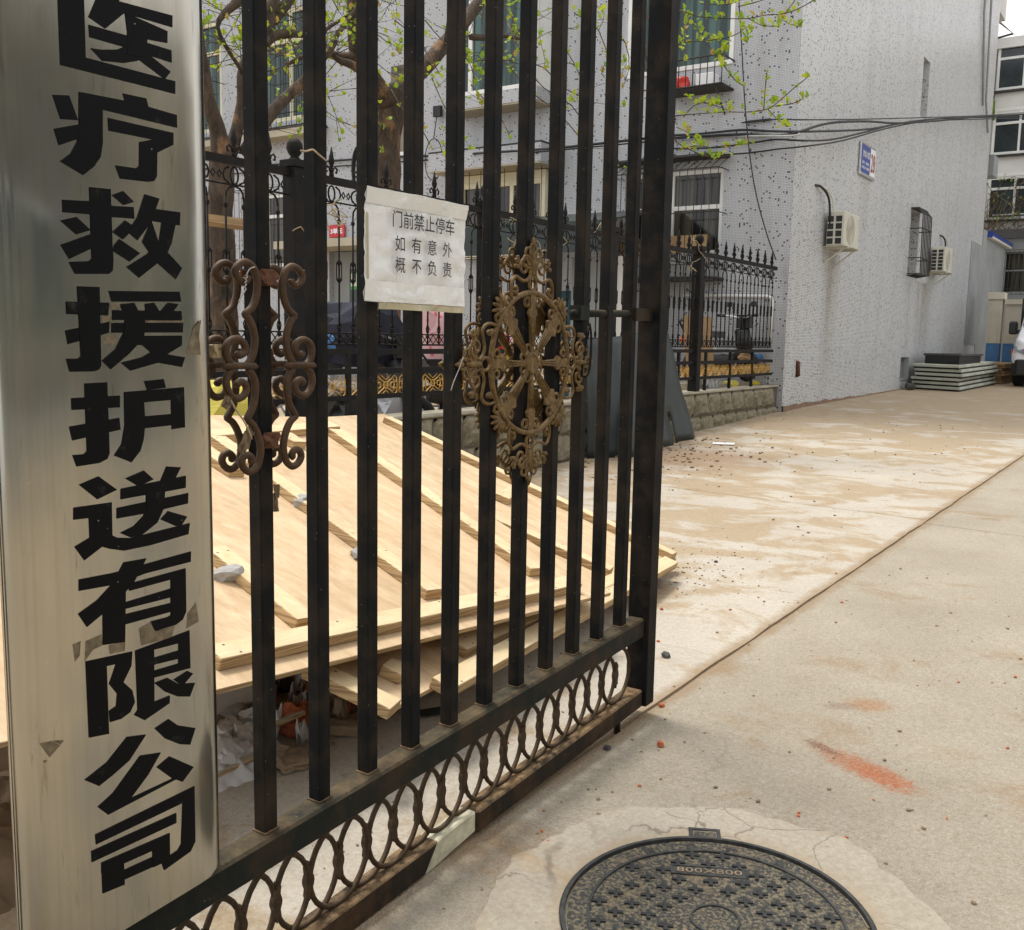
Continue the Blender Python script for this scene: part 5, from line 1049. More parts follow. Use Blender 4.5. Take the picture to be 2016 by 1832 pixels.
def ac(lab, y0, y1, z0, z1, dpt, rows, pipe):
    t = thing('air_conditioner', lab, 'air conditioner', (XC + .2, y0, z0), 'air conditioners on the tiled side wall'); x0, x1 = XC + .06, XC + .06 + dpt
    m_ = MB(); m_.box((x0, y0, z0), (x1, y1, z1)); cs = m_.build('casing', M['acwhite'], t, .012)
    m_ = MB(); cw, ch = dpt / 2.1, (z1 - z0) * .86 / rows
    for r_ in range(rows):
        for c_ in range(2):
            m_.box((x0 + .012 + c_ * (cw - .0), y0 - .006, z0 + .03 + r_ * ch), (x0 + c_ * cw + cw - .028, y0 + .002, z0 + .03 + r_ * ch + ch * .78))
    m_.build('side_grille', M['black'], cs)
    m_ = MB(); yc_, zc_ = y0 + (y1 - y0) * .42, (z0 + z1) / 2; rr_ = (z1 - z0) * .42
    for k in range(6): m_.tube([(x1 + .006, yc_ + rr_ * (k + 1) / 6 * math.cos(a * .2618), zc_ + rr_ * (k + 1) / 6 * math.sin(a * .2618)) for a in range(24)], .004, 4, closed=True)
    for k in range(8): m_.tube([(x1 + .005, yc_, zc_), (x1 + .005, yc_ + rr_ * math.cos(k * .785), zc_ + rr_ * math.sin(k * .785))], .004, 4)
    m_.build('fan_guard', M['acwhite'], cs)
    m_ = MB()
    for y in (y0 + .12, y1 - .15): m_.obox((XC, y, z0 - .045), (dpt + .12, 0, 0), (0, .04, 0), (0, 0, .04)); m_.obox((XC, y + .005, z0 - .28), (.03, 0, 0), (0, .03, 0), (dpt + .02, 0, .24))
    m_.box((XC, y0 + .0, z0 - .012), (x1 + .04, y1, z0 - .004)); m_.build('bracket', M['acwhite'], t)
    m_ = MB(); m_.tube(spline(pipe, 4), .022, 6); m_.build('pipe', M['black'], t); m_ = MB(); m_.tube(spline([Vector(p) + Vector((.03, .12, -.01)) for p in pipe], 4), .012, 5); m_.build('pipe_lagging', M['cream'], t)
ac('larger cream air conditioner unit nearest the building corner', 17.52, 18.42, 3.18, 3.76, .30, 4, [(XC - .02, 16.92, 4.13), (XC + .06, 17.1, 4.12), (XC + .10, 17.4, 3.98), (XC + .11, 17.5, 3.7), (XC + .11, 17.55, 3.5)])
ac('smaller far air conditioner unit beside the barred side window', 25.95, 26.85, 3.29, 3.87, .31, 6, [(XC - .02, 27.0, 4.25), (XC + .06, 27.1, 4.22), (XC + .1, 27.25, 4.1), (XC + .1, 27.25, 3.8), (XC + .1, 26.8, 3.6)])

# ------------------------------------------------------------------ cables
cb = thing('cable_bundle', 'bundle of sagging black cables crossing the tiled side wall', 'cables', (XC, 20, 6))
def cab(front, side, r_=.014, mat='cable', tail=None):
    P_ = [pt(x, y, 'Y', YC2 - .10) for x, y in front] + [pt(x, y, 'X', XC + .35) for x, y in side]
    m_ = MB(); m_.tube(spline(P_, 3), r_ * 1.05, 5); m_.build('cable', M[mat], cb)
cab([(1905, 402), (2050, 395), (2180, 383), (2250, 386)], [(2345, 388), (2450, 386), (2560, 380), (2680, 358), (2800, 347), (2900, 343), (3011, 336), (3080, 332)], .018)
cab([(1905, 412), (2060, 402), (2180, 396), (2270, 400)], [(2340, 392), (2400, 372), (2465, 360), (2560, 358), (2640, 363), (2760, 356), (2880, 344), (3011, 338), (3080, 334)], .020)
cab([(1905, 438), (2080, 436), (2200, 422), (2280, 411)], [(2345, 414), (2440, 412), (2540, 390), (2640, 365), (2760, 350), (2900, 346), (3011, 344), (3080, 341)], .015)
cab([(2075, 458), (2190, 452), (2280, 440)], [(2360, 432), (2480, 414), (2600, 380), (2720, 358), (2850, 352), (3011, 348), (3080, 345)], .013)
cab([(2180, 362), (2280, 352)], [(2345, 353), (2500, 352), (2700, 347), (2900, 340), (3011, 332), (3080, 330)], .011)
cab([(1905, 408), (2200, 401)], [(2330, 400), (2350, 392)], .014, 'greycable')
m = MB(); m.box(tuple(pt(2190, 361, 'Y', YC2 - .06)), tuple(pt(2268, 350, 'Y', YC2 - .0) + Vector((0, -.01, 0)))); m.build('cable_clamp', M['cable'], cb)
wc = thing('wall_cable', 'dark wires clipped along the front wall below the windows', 'cables', (-12, YC2, 5))
for pts_, r_ in (([(570, 500), (960, 475), (1150, 462), (1340, 458), (1400, 452), (1560, 442), (1680, 432), (1900, 408)], .022), ([(570, 520), (960, 492), (1330, 466), (1600, 446), (1900, 418)], .014)):
    m = MB(); m.tube(spline([pt(x, y, 'Y', YC2 - .82 if 1380 < x < 1700 else YC2 - .06) for x, y in pts_], 3), r_, 5); m.build('wire', M['cable'], wc)
m = MB(); m.tube(spline([pt(x, y, 'Y', YC2 - .12) for x, y in ((2172, -5), (2180, 120), (2190, 300), (2205, 460), (2225, 580), (2255, 690), (2282, 765))], 4), .010, 5); tag(m.build('hanging_wire', M['cable']), 'single thin black wire hanging down the front wall near the corner', 'wire')
m = MB(); c0 = pt(1062, 505, 'Y', YC2 - .1)
for k in range(4): m.tube([c0 + Vector((.20 * math.cos(a * .2618), -.02 * k, .46 * math.sin(a * .2618) + .02 * k)) for a in range(24)], .022, 5, closed=True)
tag(m.build('cable_coil', M['cable']), 'big coil of black cable hung on the front wall by the tree', 'cable coil')
c0 = pt(1275, 470, 'Y', YC2 - .1); m = MB(); m.tube([c0 + Vector((.22 * math.cos(a * .2618), 0, .40 * math.sin(a * .2618))) for a in range(24)], .010, 5, closed=True); m.tube(spline([c0 + Vector((.0, 0, .4)), c0 + Vector((.05, 0, .7)), c0 + Vector((.12, 0, .95))], 3), .01, 5)
m.box(c0 + Vector((.02, -.06, .8)), c0 + Vector((.2, .02, 1.0))); tag(m.build('cable_coil', M['cable']), 'thin loop of wire under a small junction box on the front wall', 'cable coil')

# ================================================================== YARD
shed = thing('garden_shed', 'lean-to with a dark green sheet roof against the front wall', 'shed', (-10, 14.6, .4))
a, b = pt(1390, 590, 'Y', 13.6), pt(1790, 570, 'Y', 13.6)
m = MB(); m.obox((a.x - .3, 13.5, 3.28), (b.x - a.x + .3, 0, 0), (0, 2.2, .42), (0, 0, .03)); m.build('roof', M['darkgreen'], shed); m = MB(); m.box((a.x - .3, 13.48, 2.84), (b.x + .0, 13.5, 3.31)); m.build('fascia', M['darkgreen'], shed)
for i, (x0, x1, mt, z1) in enumerate(((-9.6, -9.05, 'wallwhite', 2.84), (-8.6, -8.0, 'plaster', 2.84), (-7.75, -7.4, 'wallwhite', 2.84), (-9.05, -8.6, 'teal', 2.3))):
    m = MB(); m.box((x0, 14.4, .5), (x1, 14.45, z1)); m.build('door' if i % 2 == 0 else 'wall_panel', M[mt], shed)
m = MB(); m.box((-10.3, 14.42, 1.95), (-8.9, 14.44, 2.20)); m.build('red_panel', M['signred'], shed)
m = MB(); m.box((-9.8, 13.55, .3), (-9.72, 13.63, 2.9)); m.box((-7.42, 13.55, .3), (-7.34, 13.63, 2.9)); m.build('post', M['fence'], shed)
# things stored behind the fence
def block(name, c, s_, mat, lab, cat, seed=1, rough=.3, rz=0, group=None):
    o = link(name, rock_mesh(seed, s_[0], s_[1], s_[2], rough, 3), None, M[mat]); o.location = c; o.rotation_euler = (0, 0, rz); return tag(o, lab, cat, group)
p = pt(1045, 985, 'X', -7.0); block('bike_cover', p, (.55, .60, .40), 'navy', 'dark navy quilted cover thrown over a bike behind the fence', 'cover', 3)
p = pt(1300, 1010, 'X', -7.4); block('floral_quilt', p, (.18, .42, .50), 'pink', 'pink floral quilt hanging beside the notice', 'quilt', 5, .25)
p = pt(1262, 920, 'X', -8.2); block('hanging_cloth', p, (.12, .35, .55), 'teal', 'dark teal cloth hanging behind the pink quilt', 'cloth', 7, .2)
p = pt(1300, 905, 'X', -8.0); block('red_banner', p, (.06, .16, .45), 'redcloth', 'narrow red cloth strip hanging by the notice', 'cloth', 9, .15)
p = pt(640, 1215, 'X', -5.15); block('woven_sack', p, (.22, .30, .26), 'bagyellow', 'bright yellow woven sack behind the scroll ornament', 'sack', 11, .2)
m = MB(); a = pt(2020, 1200, 'X', -5.95); m.obox((a.x, a.y, .82), (.03, .0, 0), (0, .95, 0), (-.12, 0, 1.05)); tag(m.build('cardboard_sheet', M['card']), 'brown cardboard panel leaning inside the fence near the torn sheet', 'cardboard')
p = pt(2085, 1130, 'X', -5.85); block('plastic_wrap', p, (.10, .35, .22), 'plasticsheet', 'crumpled clear plastic wrap stuffed behind the gold scrolls', 'plastic', 13, .5)
for k, (sx, sy, mat, lab) in enumerate(((2210, 1055, 'black', 'coiled black hose on the wall top under the scooter'), (2190, 1050, 'card', 'orange-brown bundle on the wall top under the scooter'), (2225, 1052, 'bluepaint', 'small blue tub on the wall top near the corner'), (2215, 1130, 'yellow', 'yellow packet behind the gold scrolls near the corner'), (2150, 1130, 'bagyellow', 'pale crate clutter behind the gold scrolls'))):
    p = pt(sx, sy, 'X', -5.85); block('clutter', p, (.10, .16, .07), mat, lab, 'clutter', 30 + k, .3)
for k, (sx, sy, mat, lab) in enumerate(((1020, 1190, 'black', 'dark heap of bike parts behind the gold scrolls, left of the notice'), (1130, 1200, 'silver', 'grey pot lid behind the gold scrolls under the notice'), (1440, 1000, 'redcloth', 'red bundle seen through the left half of the medallion'), (1490, 1015, 'pink', 'pink printed bundle seen through the medallion spokes'), (1445, 1150, 'silver', 'grey box seen through the lower half of the medallion'), (1495, 1060, 'yellow', 'yellow cap seen just below the medallion hub'), (960, 1010, 'bluepaint', 'blue bag behind the fence beside the rusty scrolls'))):
    p = pt(sx, sy, 'X', -6.6); block('clutter', p, (.2, .22, .16) if mat != 'bluepaint' else (.07, .09, .10), mat, lab, 'clutter', 50 + k, .35)
for k, (sx, sy) in enumerate(((1062, 560), )): pass
m = MB(); a = pt(600, 645, 'X', -6.6); b = pt(680, 655, 'X', -6.6); m.obox((a.x, a.y - .3, a.z - .05), (.25, 0, 0), (0, b.y - a.y + .45, 0), (0, 0, .06)); tag(m.build('plank', M['battenY']), 'pale timber plank wedged across the fork of the left tree', 'plank')
def ebike(loc, rz, lab, body='silver'):
    t = thing('electric_scooter', lab, 'scooter', loc, 'electric scooters parked in the yard'); t.rotation_euler = (0, 0, rz)
    bpy.context.view_layer.update()
    def part(mb, name, mat, parent=t):
        me = mb.mesh(name); me.materials.append(M[mat]); o = bpy.data.objects.new(name, me); COL.objects.link(o); o.parent = parent; return o
    for x in (-.62, .62):
        m_ = MB(); m_.tube([(x + .20 * math.cos(k * .3142), 0, .25 + .20 * math.sin(k * .3142)) for k in range(20)], .048, 8, closed=True); wh = part(m_, 'wheel', 'tyre')
        m_ = MB(); m_.tube([(x + .14 * math.cos(k * .3142), 0, .25 + .14 * math.sin(k * .3142)) for k in range(20)], .014, 6, closed=True)
        for k in range(6): m_.tube([(x, 0, .25), (x + .14 * math.cos(k * 1.0472), 0, .25 + .14 * math.sin(k * 1.0472))], .012, 5)
        part(m_, 'rim', 'silver', wh)
    m_ = MB(); m_.tube([(-.62, 0, .40), (-.30, 0, .36), (.15, 0, .32), (.36, 0, .42)], [.09, .12, .11, .06], 8, squash=1.1); part(m_, 'body', 'black')
    m_ = MB(); m_.tube([(-.78, 0, .66), (-.5, 0, .60), (-.25, 0, .50), (-.05, 0, .40)], [.05, .13, .12, .05], 8); part(m_, 'side_panel', body)
    m_ = MB(); m_.tube(spline([(-.72, 0, .74), (-.5, 0, .76), (-.25, 0, .74), (-.08, 0, .76)], 3), [.06, .12, .13, .13, .12, .12, .12, .11, .10, .07], 8, squash=.5) if False else m_.box((-.72, -.13, .70), (-.08, .13, .80)); part(m_, 'seat', 'black')
    m_ = MB(); m_.tube(spline([(-.70, .11, .74), (-.86, .10, .92), (-.90, 0, .95), (-.86, -.10, .92), (-.70, -.11, .74)], 3), .016, 6); part(m_, 'grab_rail', 'black')
    m_ = MB(); m_.tube([(.62, 0, .25), (.52, 0, .60), (.42, 0, .98), (.40, 0, 1.05)], [.035, .04, .04, .03], 8); part(m_, 'steering_column', 'black')
    m_ = MB(); m_.tube([(.60, -.0, .30), (.52, 0, .58), (.44, 0, .84)], [.10, .13, .12], 8); part(m_, 'front_shield', 'black')
    m_ = MB(); m_.tube([(.72, 0, .48), (.60, 0, .49), (.45, 0, .46)], [.05, .09, .06], 8); m_.tube([(.40, .2, .52), (.70, .0, .50)], .01, 5); part(m_, 'mudguard', body)
    m_ = MB(); m_.tube(spline([(.32, .34, 1.06), (.42, .20, 1.05), (.44, 0, 1.02), (.42, -.20, 1.05), (.32, -.34, 1.06)], 3), .016, 6); hb = part(m_, 'handlebar', 'chrome')
    for s_ in (-1, 1):
        m_ = MB(); m_.tube([(.36, s_ * .28, 1.057), (.30, s_ * .42, 1.065)], .024, 8); part(m_, 'grip', 'black', hb)
        m_ = MB(); m_.box((.40, s_ * .25 - .05, 1.20), (.42, s_ * .25 + .05, 1.28)); m_.tube([(.40, s_ * .25, 1.06), (.41, s_ * .25, 1.21)], .007, 5); part(m_, 'mirror', 'black', hb)
    m_ = MB(); m_.tube([(.58, 0, .64), (.68, 0, .64)], [.085, .075], 12); part(m_, 'headlight', 'lampglass')
    m_ = MB(); m_.box((.46, -.14, .86), (.52, .14, 1.08)); part(m_, 'front_box', 'black')
    m_ = MB(); m_.box((-.90, -.05, .62), (-.86, .05, .70)); part(m_, 'tail_light', 'orange'); return t
gy = .45
e1 = ebike((-6.12, 14.95, .86), math.radians(70), 'black and silver electric scooter facing the drive beside the building corner')
m = MB(); m.box((-6.9, 13.9, .2), (-5.86, 15.75, .86)); tag(m.build('yard_platform', M['cope'], None), 'concrete step inside the fence that the corner scooter stands on', 'step')
ebike((-6.9, 7.3, gz(7.3) + .30), math.radians(40), 'electric scooter with bright handlebars half hidden by the navy cover', 'silver')
ebike((-7.1, 9.6, gz(9.6) + .25), math.radians(75), 'dark scooter behind the medallion of the gate', 'black')

# ================================================================== TREES
random.seed(77)
leafm = []
for k in range(5):
    m = MB(); s_ = 1.0; out = [(0, 0), (.28, .12), (.22, .34), (.46, .40), (.30, .62), (.26, .86), (0, 1.0), (-.26, .84), (-.30, .60), (-.46, .42), (-.22, .32), (-.28, .12)]
    f_ = .25 + .1 * k
    m.add([(a, b, abs(a) * f_ - .18 * b * b) for a, b in out] + [(0, .5, -.05)], [(12, i, (i + 1) % 12) for i in range(12)]); leafm.append(shared('leaf', m, M['leaf']))
def orient():
    return Matrix.Rotation(random.uniform(0, 6.28), 3, 'Z') @ Matrix.Rotation(random.uniform(.2, 1.9), 3, 'X') @ Matrix.Rotation(random.uniform(-.6, .6), 3, 'Y')
class Tree:
    def __init__(s, name, label, base): s.t = thing(name, label, 'tree', base, 'street trees just coming into leaf'); s.twigs = []; s.n = 0; s.rest = MB(); s.tw = MB(); s.br = 0
    def limb(s, pts, r, name='branch', parent=None):
        P_ = spline(pts, 5); n_ = len(P_); rs = []
        for i in range(n_):
            f = i / (n_ - 1) * (len(r) - 1); k = min(int(f), len(r) - 2); rs.append(r[k] + (r[k + 1] - r[k]) * (f - k))
        big = max(r) > .05
        if big: P_ = [p + Vector((noise.noise(p * 3), noise.noise(p * 3 + Vector((5, 0, 0))), 0)) * rs[i] * .25 for i, p in enumerate(P_)]
        m_ = MB(); m_.tube(P_, rs, 10 if big else 5); m_.build(name, M['bark'], s.t); return P_
    def twig(s, P_, r_=.006): s.tw.tube(P_, [r_] + [r_ * .7] * (len(P_) - 2) + [r_ * .35] if len(P_) > 2 else r_, 4); s.twigs.append(P_)
    def leaf(s, p, size, limit=290):
        R_ = orient()
        if s.n < limit:
            o = bpy.data.objects.new('leaf', random.choice(leafm)); COL.objects.link(o); o.matrix_world = Matrix.Translation(p) @ R_.to_4x4() @ Matrix.Scale(size, 4); wparent(o, s.t); s.n += 1
        else:
            me = random.choice(leafm); s.rest.add([p + R_ @ (v.co * size) for v in me.vertices], [tuple(f.vertices) for f in me.polygons])
    def leaves(s, step=.11, size=(.045, .085), grp=(1, 3), start=.1):
        for P_ in s.twigs:
            L_ = 0; nxt = random.uniform(0, step)
            for a, b in zip(P_[:-1], P_[1:]):
                d = (b - a).length
                while nxt < L_ + d:
                    q = a + (b - a) * ((nxt - L_) / d)
                    for _ in range(random.randint(*grp)): s.leaf(q + Vector((random.gauss(0, .02), random.gauss(0, .02), random.gauss(0, .02))), random.uniform(*size))
                    nxt += step * random.uniform(.5, 1.6)
                L_ += d
            for _ in range(2): s.leaf(P_[-1], random.uniform(*size))
    def sprout(s, P_, n_, ln, r_=.006, sub=2, droop=.0):
        for _ in range(n_):
            i = random.randint(len(P_) // 3, len(P_) - 1); p = P_[i]; d = Vector((random.gauss(0, 1), random.gauss(0, 1), random.gauss(.1, .6))).normalized(); Q = [p]; l_ = ln * random.uniform(.5, 1.3)
            for k in range(5): d = (d + Vector((random.gauss(0, .22), random.gauss(0, .22), random.gauss(-droop, .16)))).normalized(); Q.append(Q[-1] + d * l_ / 5)
            s.twig(Q, r_)
            for _ in range(sub):
                j = random.randint(2, 4); d2 = (d + Vector((random.gauss(0, .8), random.gauss(0, .8), random.gauss(0, .5)))).normalized(); s.twig([Q[j], Q[j] + d2 * l_ * .2, Q[j] + d2 * l_ * .42 + Vector((0, 0, random.gauss(0, .04)))], r_ * .7)
    def done(s):
        s.tw.build('twigs', M['bark'], s.t)
        if s.rest.v: tag(s.rest.build('foliage', M['leaf'], s.t), kind='stuff')
def TP(lst, X): return [pt(x, y, 'X', X) for x, y in lst]
def TD(lst, d0, d1): return [dep(x, y, d0 + (d1 - d0) * i / max(1, len(lst) - 1)) for i, (x, y) in enumerate(lst)]
tb = Tree('plane_tree', 'thick-trunked tree with flaking bark behind the notice, limbs spreading over the fence and the drive', (-8, 9, .2))
base = pt(1135, 620, 'X', -8.0); g0 = Vector((base.x, base.y + .05, gz(base.y) - .1))
tb.limb([g0, g0 * .6 + base * .4, base, pt(1140, 470, 'X', -8), pt(1145, 350, 'X', -8), pt(1150, 270, 'X', -8)], (.19, .17, .165, .16, .17, .19), 'trunk')
L1 = tb.limb(TP([(1135, 300), (1075, 210), (1050, 140), (1042, 60), (1035, -60), (1020, -250)], -8.0), (.15, .11, .095, .085, .08, .06))
L2 = tb.limb(TP([(1150, 285), (1230, 215), (1300, 140), (1360, 70), (1420, -10), (1560, -200)], -8.0), (.14, .105, .095, .088, .08, .06))
L3 = tb.limb([pt(1310, 130, 'X', -8), dep(1322, 60, 11.4), dep(1335, -20, 11), dep(1340, -120, 10.6)], (.04, .035, .03, .02))
L4 = tb.limb(TP([(1385, 110), (1430, 112), (1470, 105), (1540, 118), (1580, 140)], -7.9), (.045, .04, .03, .025, .014))
L5 = tb.limb(TP([(1060, 165), (1000, 165), (955, 160), (900, 165), (840, 190)], -8.0), (.05, .04, .03, .025, .015))
L6 = tb.limb(TP([(1075, 215), (1030, 190), (985, 170), (940, 110), (1000, 60), (1060, 25)], -7.9), (.055, .045, .03, .022, .018, .012))
L7 = tb.limb(TP([(960, 150), (1000, 90), (1045, 30), (1080, -30)], -7.8), (.03, .03, .025, .02))
for L_ in (L1, L2, L4, L5, L6): tb.sprout(L_, 8, 1.6, .006, 3)
for q in ([(1150, 265), (1190, 330), (1240, 380), (1270, 440)], [(1440, 130), (1500, 200), (1560, 270), (1640, 330), (1700, 400)], [(1385, 250), (1430, 300), (1480, 360), (1500, 410)], [(1490, 60), (1540, 170), (1600, 200), (1660, 260), (1720, 290)], [(1270, 230), (1300, 300), (1330, 360)], [(1250, 60), (1310, 130), (1370, 160), (1400, 250)], [(1160, 60), (1230, 120), (1300, 230)], [(1800, 60), (1840, 130), (1850, 200), (1830, 260)], [(1690, 40), (1760, 90), (1790, 180)], [(1640, 110), (1690, 190), (1720, 260)], [(1400, 180), (1460, 175), (1530, 190), (1600, 260), (1680, 310), (1720, 370)]): tb.twig(spline(TD(q, 11.4, 10.8), 2), .009)
for L_ in list(tb.twigs[-11:]):
    tb.sprout(L_, 2, .6, .004, 1)
pass
ta = Tree('plane_tree', 'slimmer forked tree at the left edge behind the fence', (-7.3, 6, .2))
base = pt(655, 840, 'X', -7.3); g0 = Vector((base.x, base.y, gz(base.y) - .1))
ta.limb([g0, base, pt(650, 650, 'X', -7.3), pt(648, 520, 'X', -7.3), pt(652, 450, 'X', -7.3)], (.135, .125, .12, .115, .11), 'trunk')
K1 = ta.limb(TP([(650, 480), (640, 390), (615, 300), (598, 210), (590, 150), (575, 20), (560, -120)], -7.3), (.105, .075, .065, .06, .05, .045, .04))
K2 = ta.limb(TP([(655, 480), (690, 400), (710, 300), (715, 200), (780, 100), (800, 20), (830, -100)], -7.3), (.10, .06, .045, .045, .065, .06, .05))
K3 = ta.limb(TP([(720, 450), (790, 345), (850, 280), (900, 230), (960, 160), (985, 120)], -7.2), (.07, .06, .05, .045, .035, .03))
K4 = ta.limb(TP([(780, 130), (810, 105), (860, 100), (905, 105)], -7.25), (.04, .045, .04, .03)); K5 = ta.limb(TP([(715, 215), (640, 80), (700, 0), (705, -40)], -7.25), (.02, .02, .05, .05)); K6 = ta.limb(TP([(800, 60), (850, 0), (880, -60)], -7.3), (.06, .05, .04))
for L_ in (K1, K2, K3, K4): ta.sprout(L_, 8, 1.0, .005, 2)
ta.leaves(.28, (.035, .06), (1, 1)); ta.done()
hub = dep(1890, -160, 12.2); old_twigs = tb.twigs; tb.twigs = []
tb.limb([L2[-1], L2[-1] * .55 + hub * .45 + Vector((0, 0, .5)), hub], (.06, .05, .035))
TWG = [[(1960, 10), (2010, 35), (2060, 50), (2130, 55), (2200, 55), (2250, 45), (2310, 40), (2370, 15), (2420, -20)], [(2285, 46), (2315, 68), (2355, 80)], [(2310, 38), (2335, 5), (2345, -20)], [(2010, 38), (2050, 85), (2080, 130), (2110, 170), (2130, 195), (2160, 235), (2190, 255)],
  [(1960, 345), (2000, 340), (2060, 335), (2130, 330), (2200, 330), (2260, 320), (2300, 290), (2340, 255), (2375, 228)], [(2258, 322), (2290, 355), (2318, 374)], [(2246, 322), (2250, 260), (2255, 215)], [(2280, 313), (2330, 305), (2362, 290)], [(1990, 420), (2060, 455), (2110, 462), (2150, 458)], [(1960, 128), (2010, 124), (2080, 120), (2150, 108), (2185, 88)],
  [(2060, 100), (2100, 110), (2130, 150), (2120, 200)], [(2010, 280), (2060, 300), (2100, 310), (2140, 325)], [(2170, 20), (2230, 5), (2290, -20)], [(2060, 10), (2130, 15), (2180, 0)], [(2000, 440), (2040, 430), (2080, 432)], [(2010, 345), (2040, 312), (2080, 300), (2110, 308)], [(2200, 55), (2240, 75), (2290, 78)], [(2180, 70), (2200, 95), (2190, 120)], [(2020, 60), (2010, 120), (2015, 180)], [(2120, 430), (2180, 425), (2215, 423)], [(1990, 375), (2030, 395), (2060, 430)]]
for q in TWG: tb.twig(spline(TD(q, 11.6, 11.0), 3), .008)
for a, b in (((1890, -160), TWG[0][0]), ((1880, -100), TWG[4][0]), ((1885, -120), TWG[9][0]), ((1885, -120), TWG[8][0])): tb.limb([hub, dep((a[0] + b[0]) / 2 - 40, (a[1] + b[1]) / 2, 11.9), dep(*b, 11.6)], (.03, .016, .009))
tb.leaves(.095, (.040, .090), (1, 3))
tb.twigs = old_twigs; tb.leaves(.30, (.035, .085), (1, 2)); tb.done()

# ================================================================== FAR END OF THE DRIVE
def stack(name, o, ux, uy, n_, th, gap, lab, m1='panelgreen', m2='whitesheet'):
    t = thing(name, lab, 'panel stack', o); o, ux, uy = map(Vector, (o, ux, uy)); random.seed(9)
    for k in range(n_):
        z = k * (th + gap); d = Vector((random.uniform(-.05, .05), random.uniform(-.06, .06), 0)); m_ = MB(); m_.obox(o + d + Vector((0, 0, z + gap)), ux, uy, (0, 0, th)); sl_ = m_.build('slab', M[m1], t, .006)
        m_ = MB(); m_.obox(o + d + ux * .02 + uy * .02 + Vector((0, 0, z)), ux * .95, uy * .96, (0, 0, gap)); m_.build('core', M['paneldark'], sl_)
    return t
a, b, c_ = Vector((-4.146, 23.934, .482)), Vector((-5.28, 24.50, .487)), Vector((-4.05, 28.3, .53))
stack('panel_stack', a, b - a, c_ - a, 6, .060, .038, 'stack of six pale green sandwich panels against the side wall')
cr = thing('flat_case', 'flat black case with a grey lid on the stack of pale panels', 'case', a + Vector((0, 0, .6))); zb = a.z + 6 * .098 + .01
m = MB(); m.obox(Vector((-4.30, 24.5, zb)), (-.85, .5, 0), (.08, 2.3, 0), (0, 0, .20)); m.build('box', M['black'], cr, .01); m = MB(); m.obox(Vector((-4.26, 24.42, zb + .19)), (-.92, .54, 0), (.08, 2.45, 0), (0, 0, .05)); m.build('lid', M['darkstone'], cr, .008)
stack('panel_stack', (-3.95, 28.7, .53), (-1.1, .4, 0), (.1, 3.0, 0), 8, .055, .012, 'browner second pile of boards beyond the pale panels', 'card', 'card')
block('drain_boot', (-5.22, 24.0, .56), (.12, .2, .09), 'darkstone', 'black drain shoe at the foot of the side wall', 'drain', 3, .2)
bw = thing('boundary_wall', 'cream painted boundary wall with a blue skirting at the far end', 'wall', (-4, 36.2, .5))
def pcol(x, y, w_): 
    m_ = MB(); m_.box((x, y, 1.60), (x + w_, y + w_, 2.86)); m_.box((x + .08, y - .02, 1.60), (x + w_ - .08, y, 2.8)); po_ = m_.build('pillar', M['boundary'], bw); m_ = MB(); m_.box((x - .05, y - .06, 2.86), (x + w_ + .05, y + w_ + .05, 3.06)); m_.build('cap', M['boundary'], po_, .01); m_ = MB(); m_.box((x, y, .3), (x + w_, y + w_, 1.597)); m_.build('skirting', M['bluepaint'], po_)
pcol(-4.93, 32.0, .36); m = MB(); m.box((-4.50, 32.1, 1.60), (2.5, 32.3, 2.72)); m.build('wall', M['boundary'], bw); m = MB(); m.box((-4.50, 32.09, .3), (2.5, 32.31, 1.597)); m.build('skirting', M['bluepaint'], bw); m = MB(); m.box((-4.52, 32.02, 2.72), (2.5, 32.38, 2.86)); m.build('coping', M['boundary'], bw)
gh = thing('gatehouse', 'low gatehouse with a dark barred window beyond the boundary wall', 'building', (-3, 38.4, .6))
m = MB(); holed(m, 'Y', 38.4, -5.9, 3.0, .3, 5.4, [(-5.55, 2.6, 3.35, 4.75)], .2, 1); m.build('wall', M['plaster'], gh); m = MB(); m.box((-6.0, 38.2, 5.2), (3.2, 42.0, 5.5)); m.build('roof', M['darkstone'], gh)
window(-5.55, 2.6, 3.35, 4.75, 38.5, tuple((k + 1) / 10 for k in range(9)), .55, 'plaster', 'darkglass', gh, .05); cage(-5.5, 2.6, 3.3, 4.8, 38.2, 38.4, .14, gh, hood=False)
fb = thing('apartment_building', 'distant white apartment block with glazed balconies behind the gatehouse', 'building', (-3, 44, .7)); FY = 44.0
m = MB(); m.box((-16, FY + .9, .3), (9, FY + 9, 13.0)); m.build('wall', M['wallwhite'], fb); m = MB(); m.box((-16, FY - .1, 13.02), (9, FY + 9, 13.40)); m.build('parapet', M['wallwhite'], fb)
for zf in (11.45, 9.0, 6.5, 4.0):
    for x0, x1 in ((-7.15, -4.2), (-3.9, -.6), (-.3, 3.2)):
        zs, ztop = zf, zf + 1.75
        window(x0, x1, zs, ztop, FY, (.16, .5, .84) if x0 > -7 else (.33, .66), .68, 'white', 'greyglass', fb, .10)
        m = MB(); m.box((x0, FY + .02, zs - .95), (x1, FY + .9, zs)); m.build('balcony', M['wallwhite'], fb); m = MB(); m.box((x0 - .1, FY - .12, zs - .10), (x1 + .1, FY + .02, zs - .02)); m.build('sill', M['darkpaint'], fb)
m = MB(); m.tube([(-7.35, FY - .5, 13.9), (-7.35, FY - .5, 11.2)], .05, 5); m.tube([(-7.9, FY - .5, 13.2), (-6.6, FY - .5, 13.4), (-7.2, FY - .4, 14.0)], .05, 5); m.box((-8.1, FY - .8, 11.5), (-7.45, FY + .2, 12.6)); m.box((-8.3, FY - .9, 11.2), (-7.2, FY + .2, 11.35)); m.build('drying_rack', M['darkpaint'], fb)
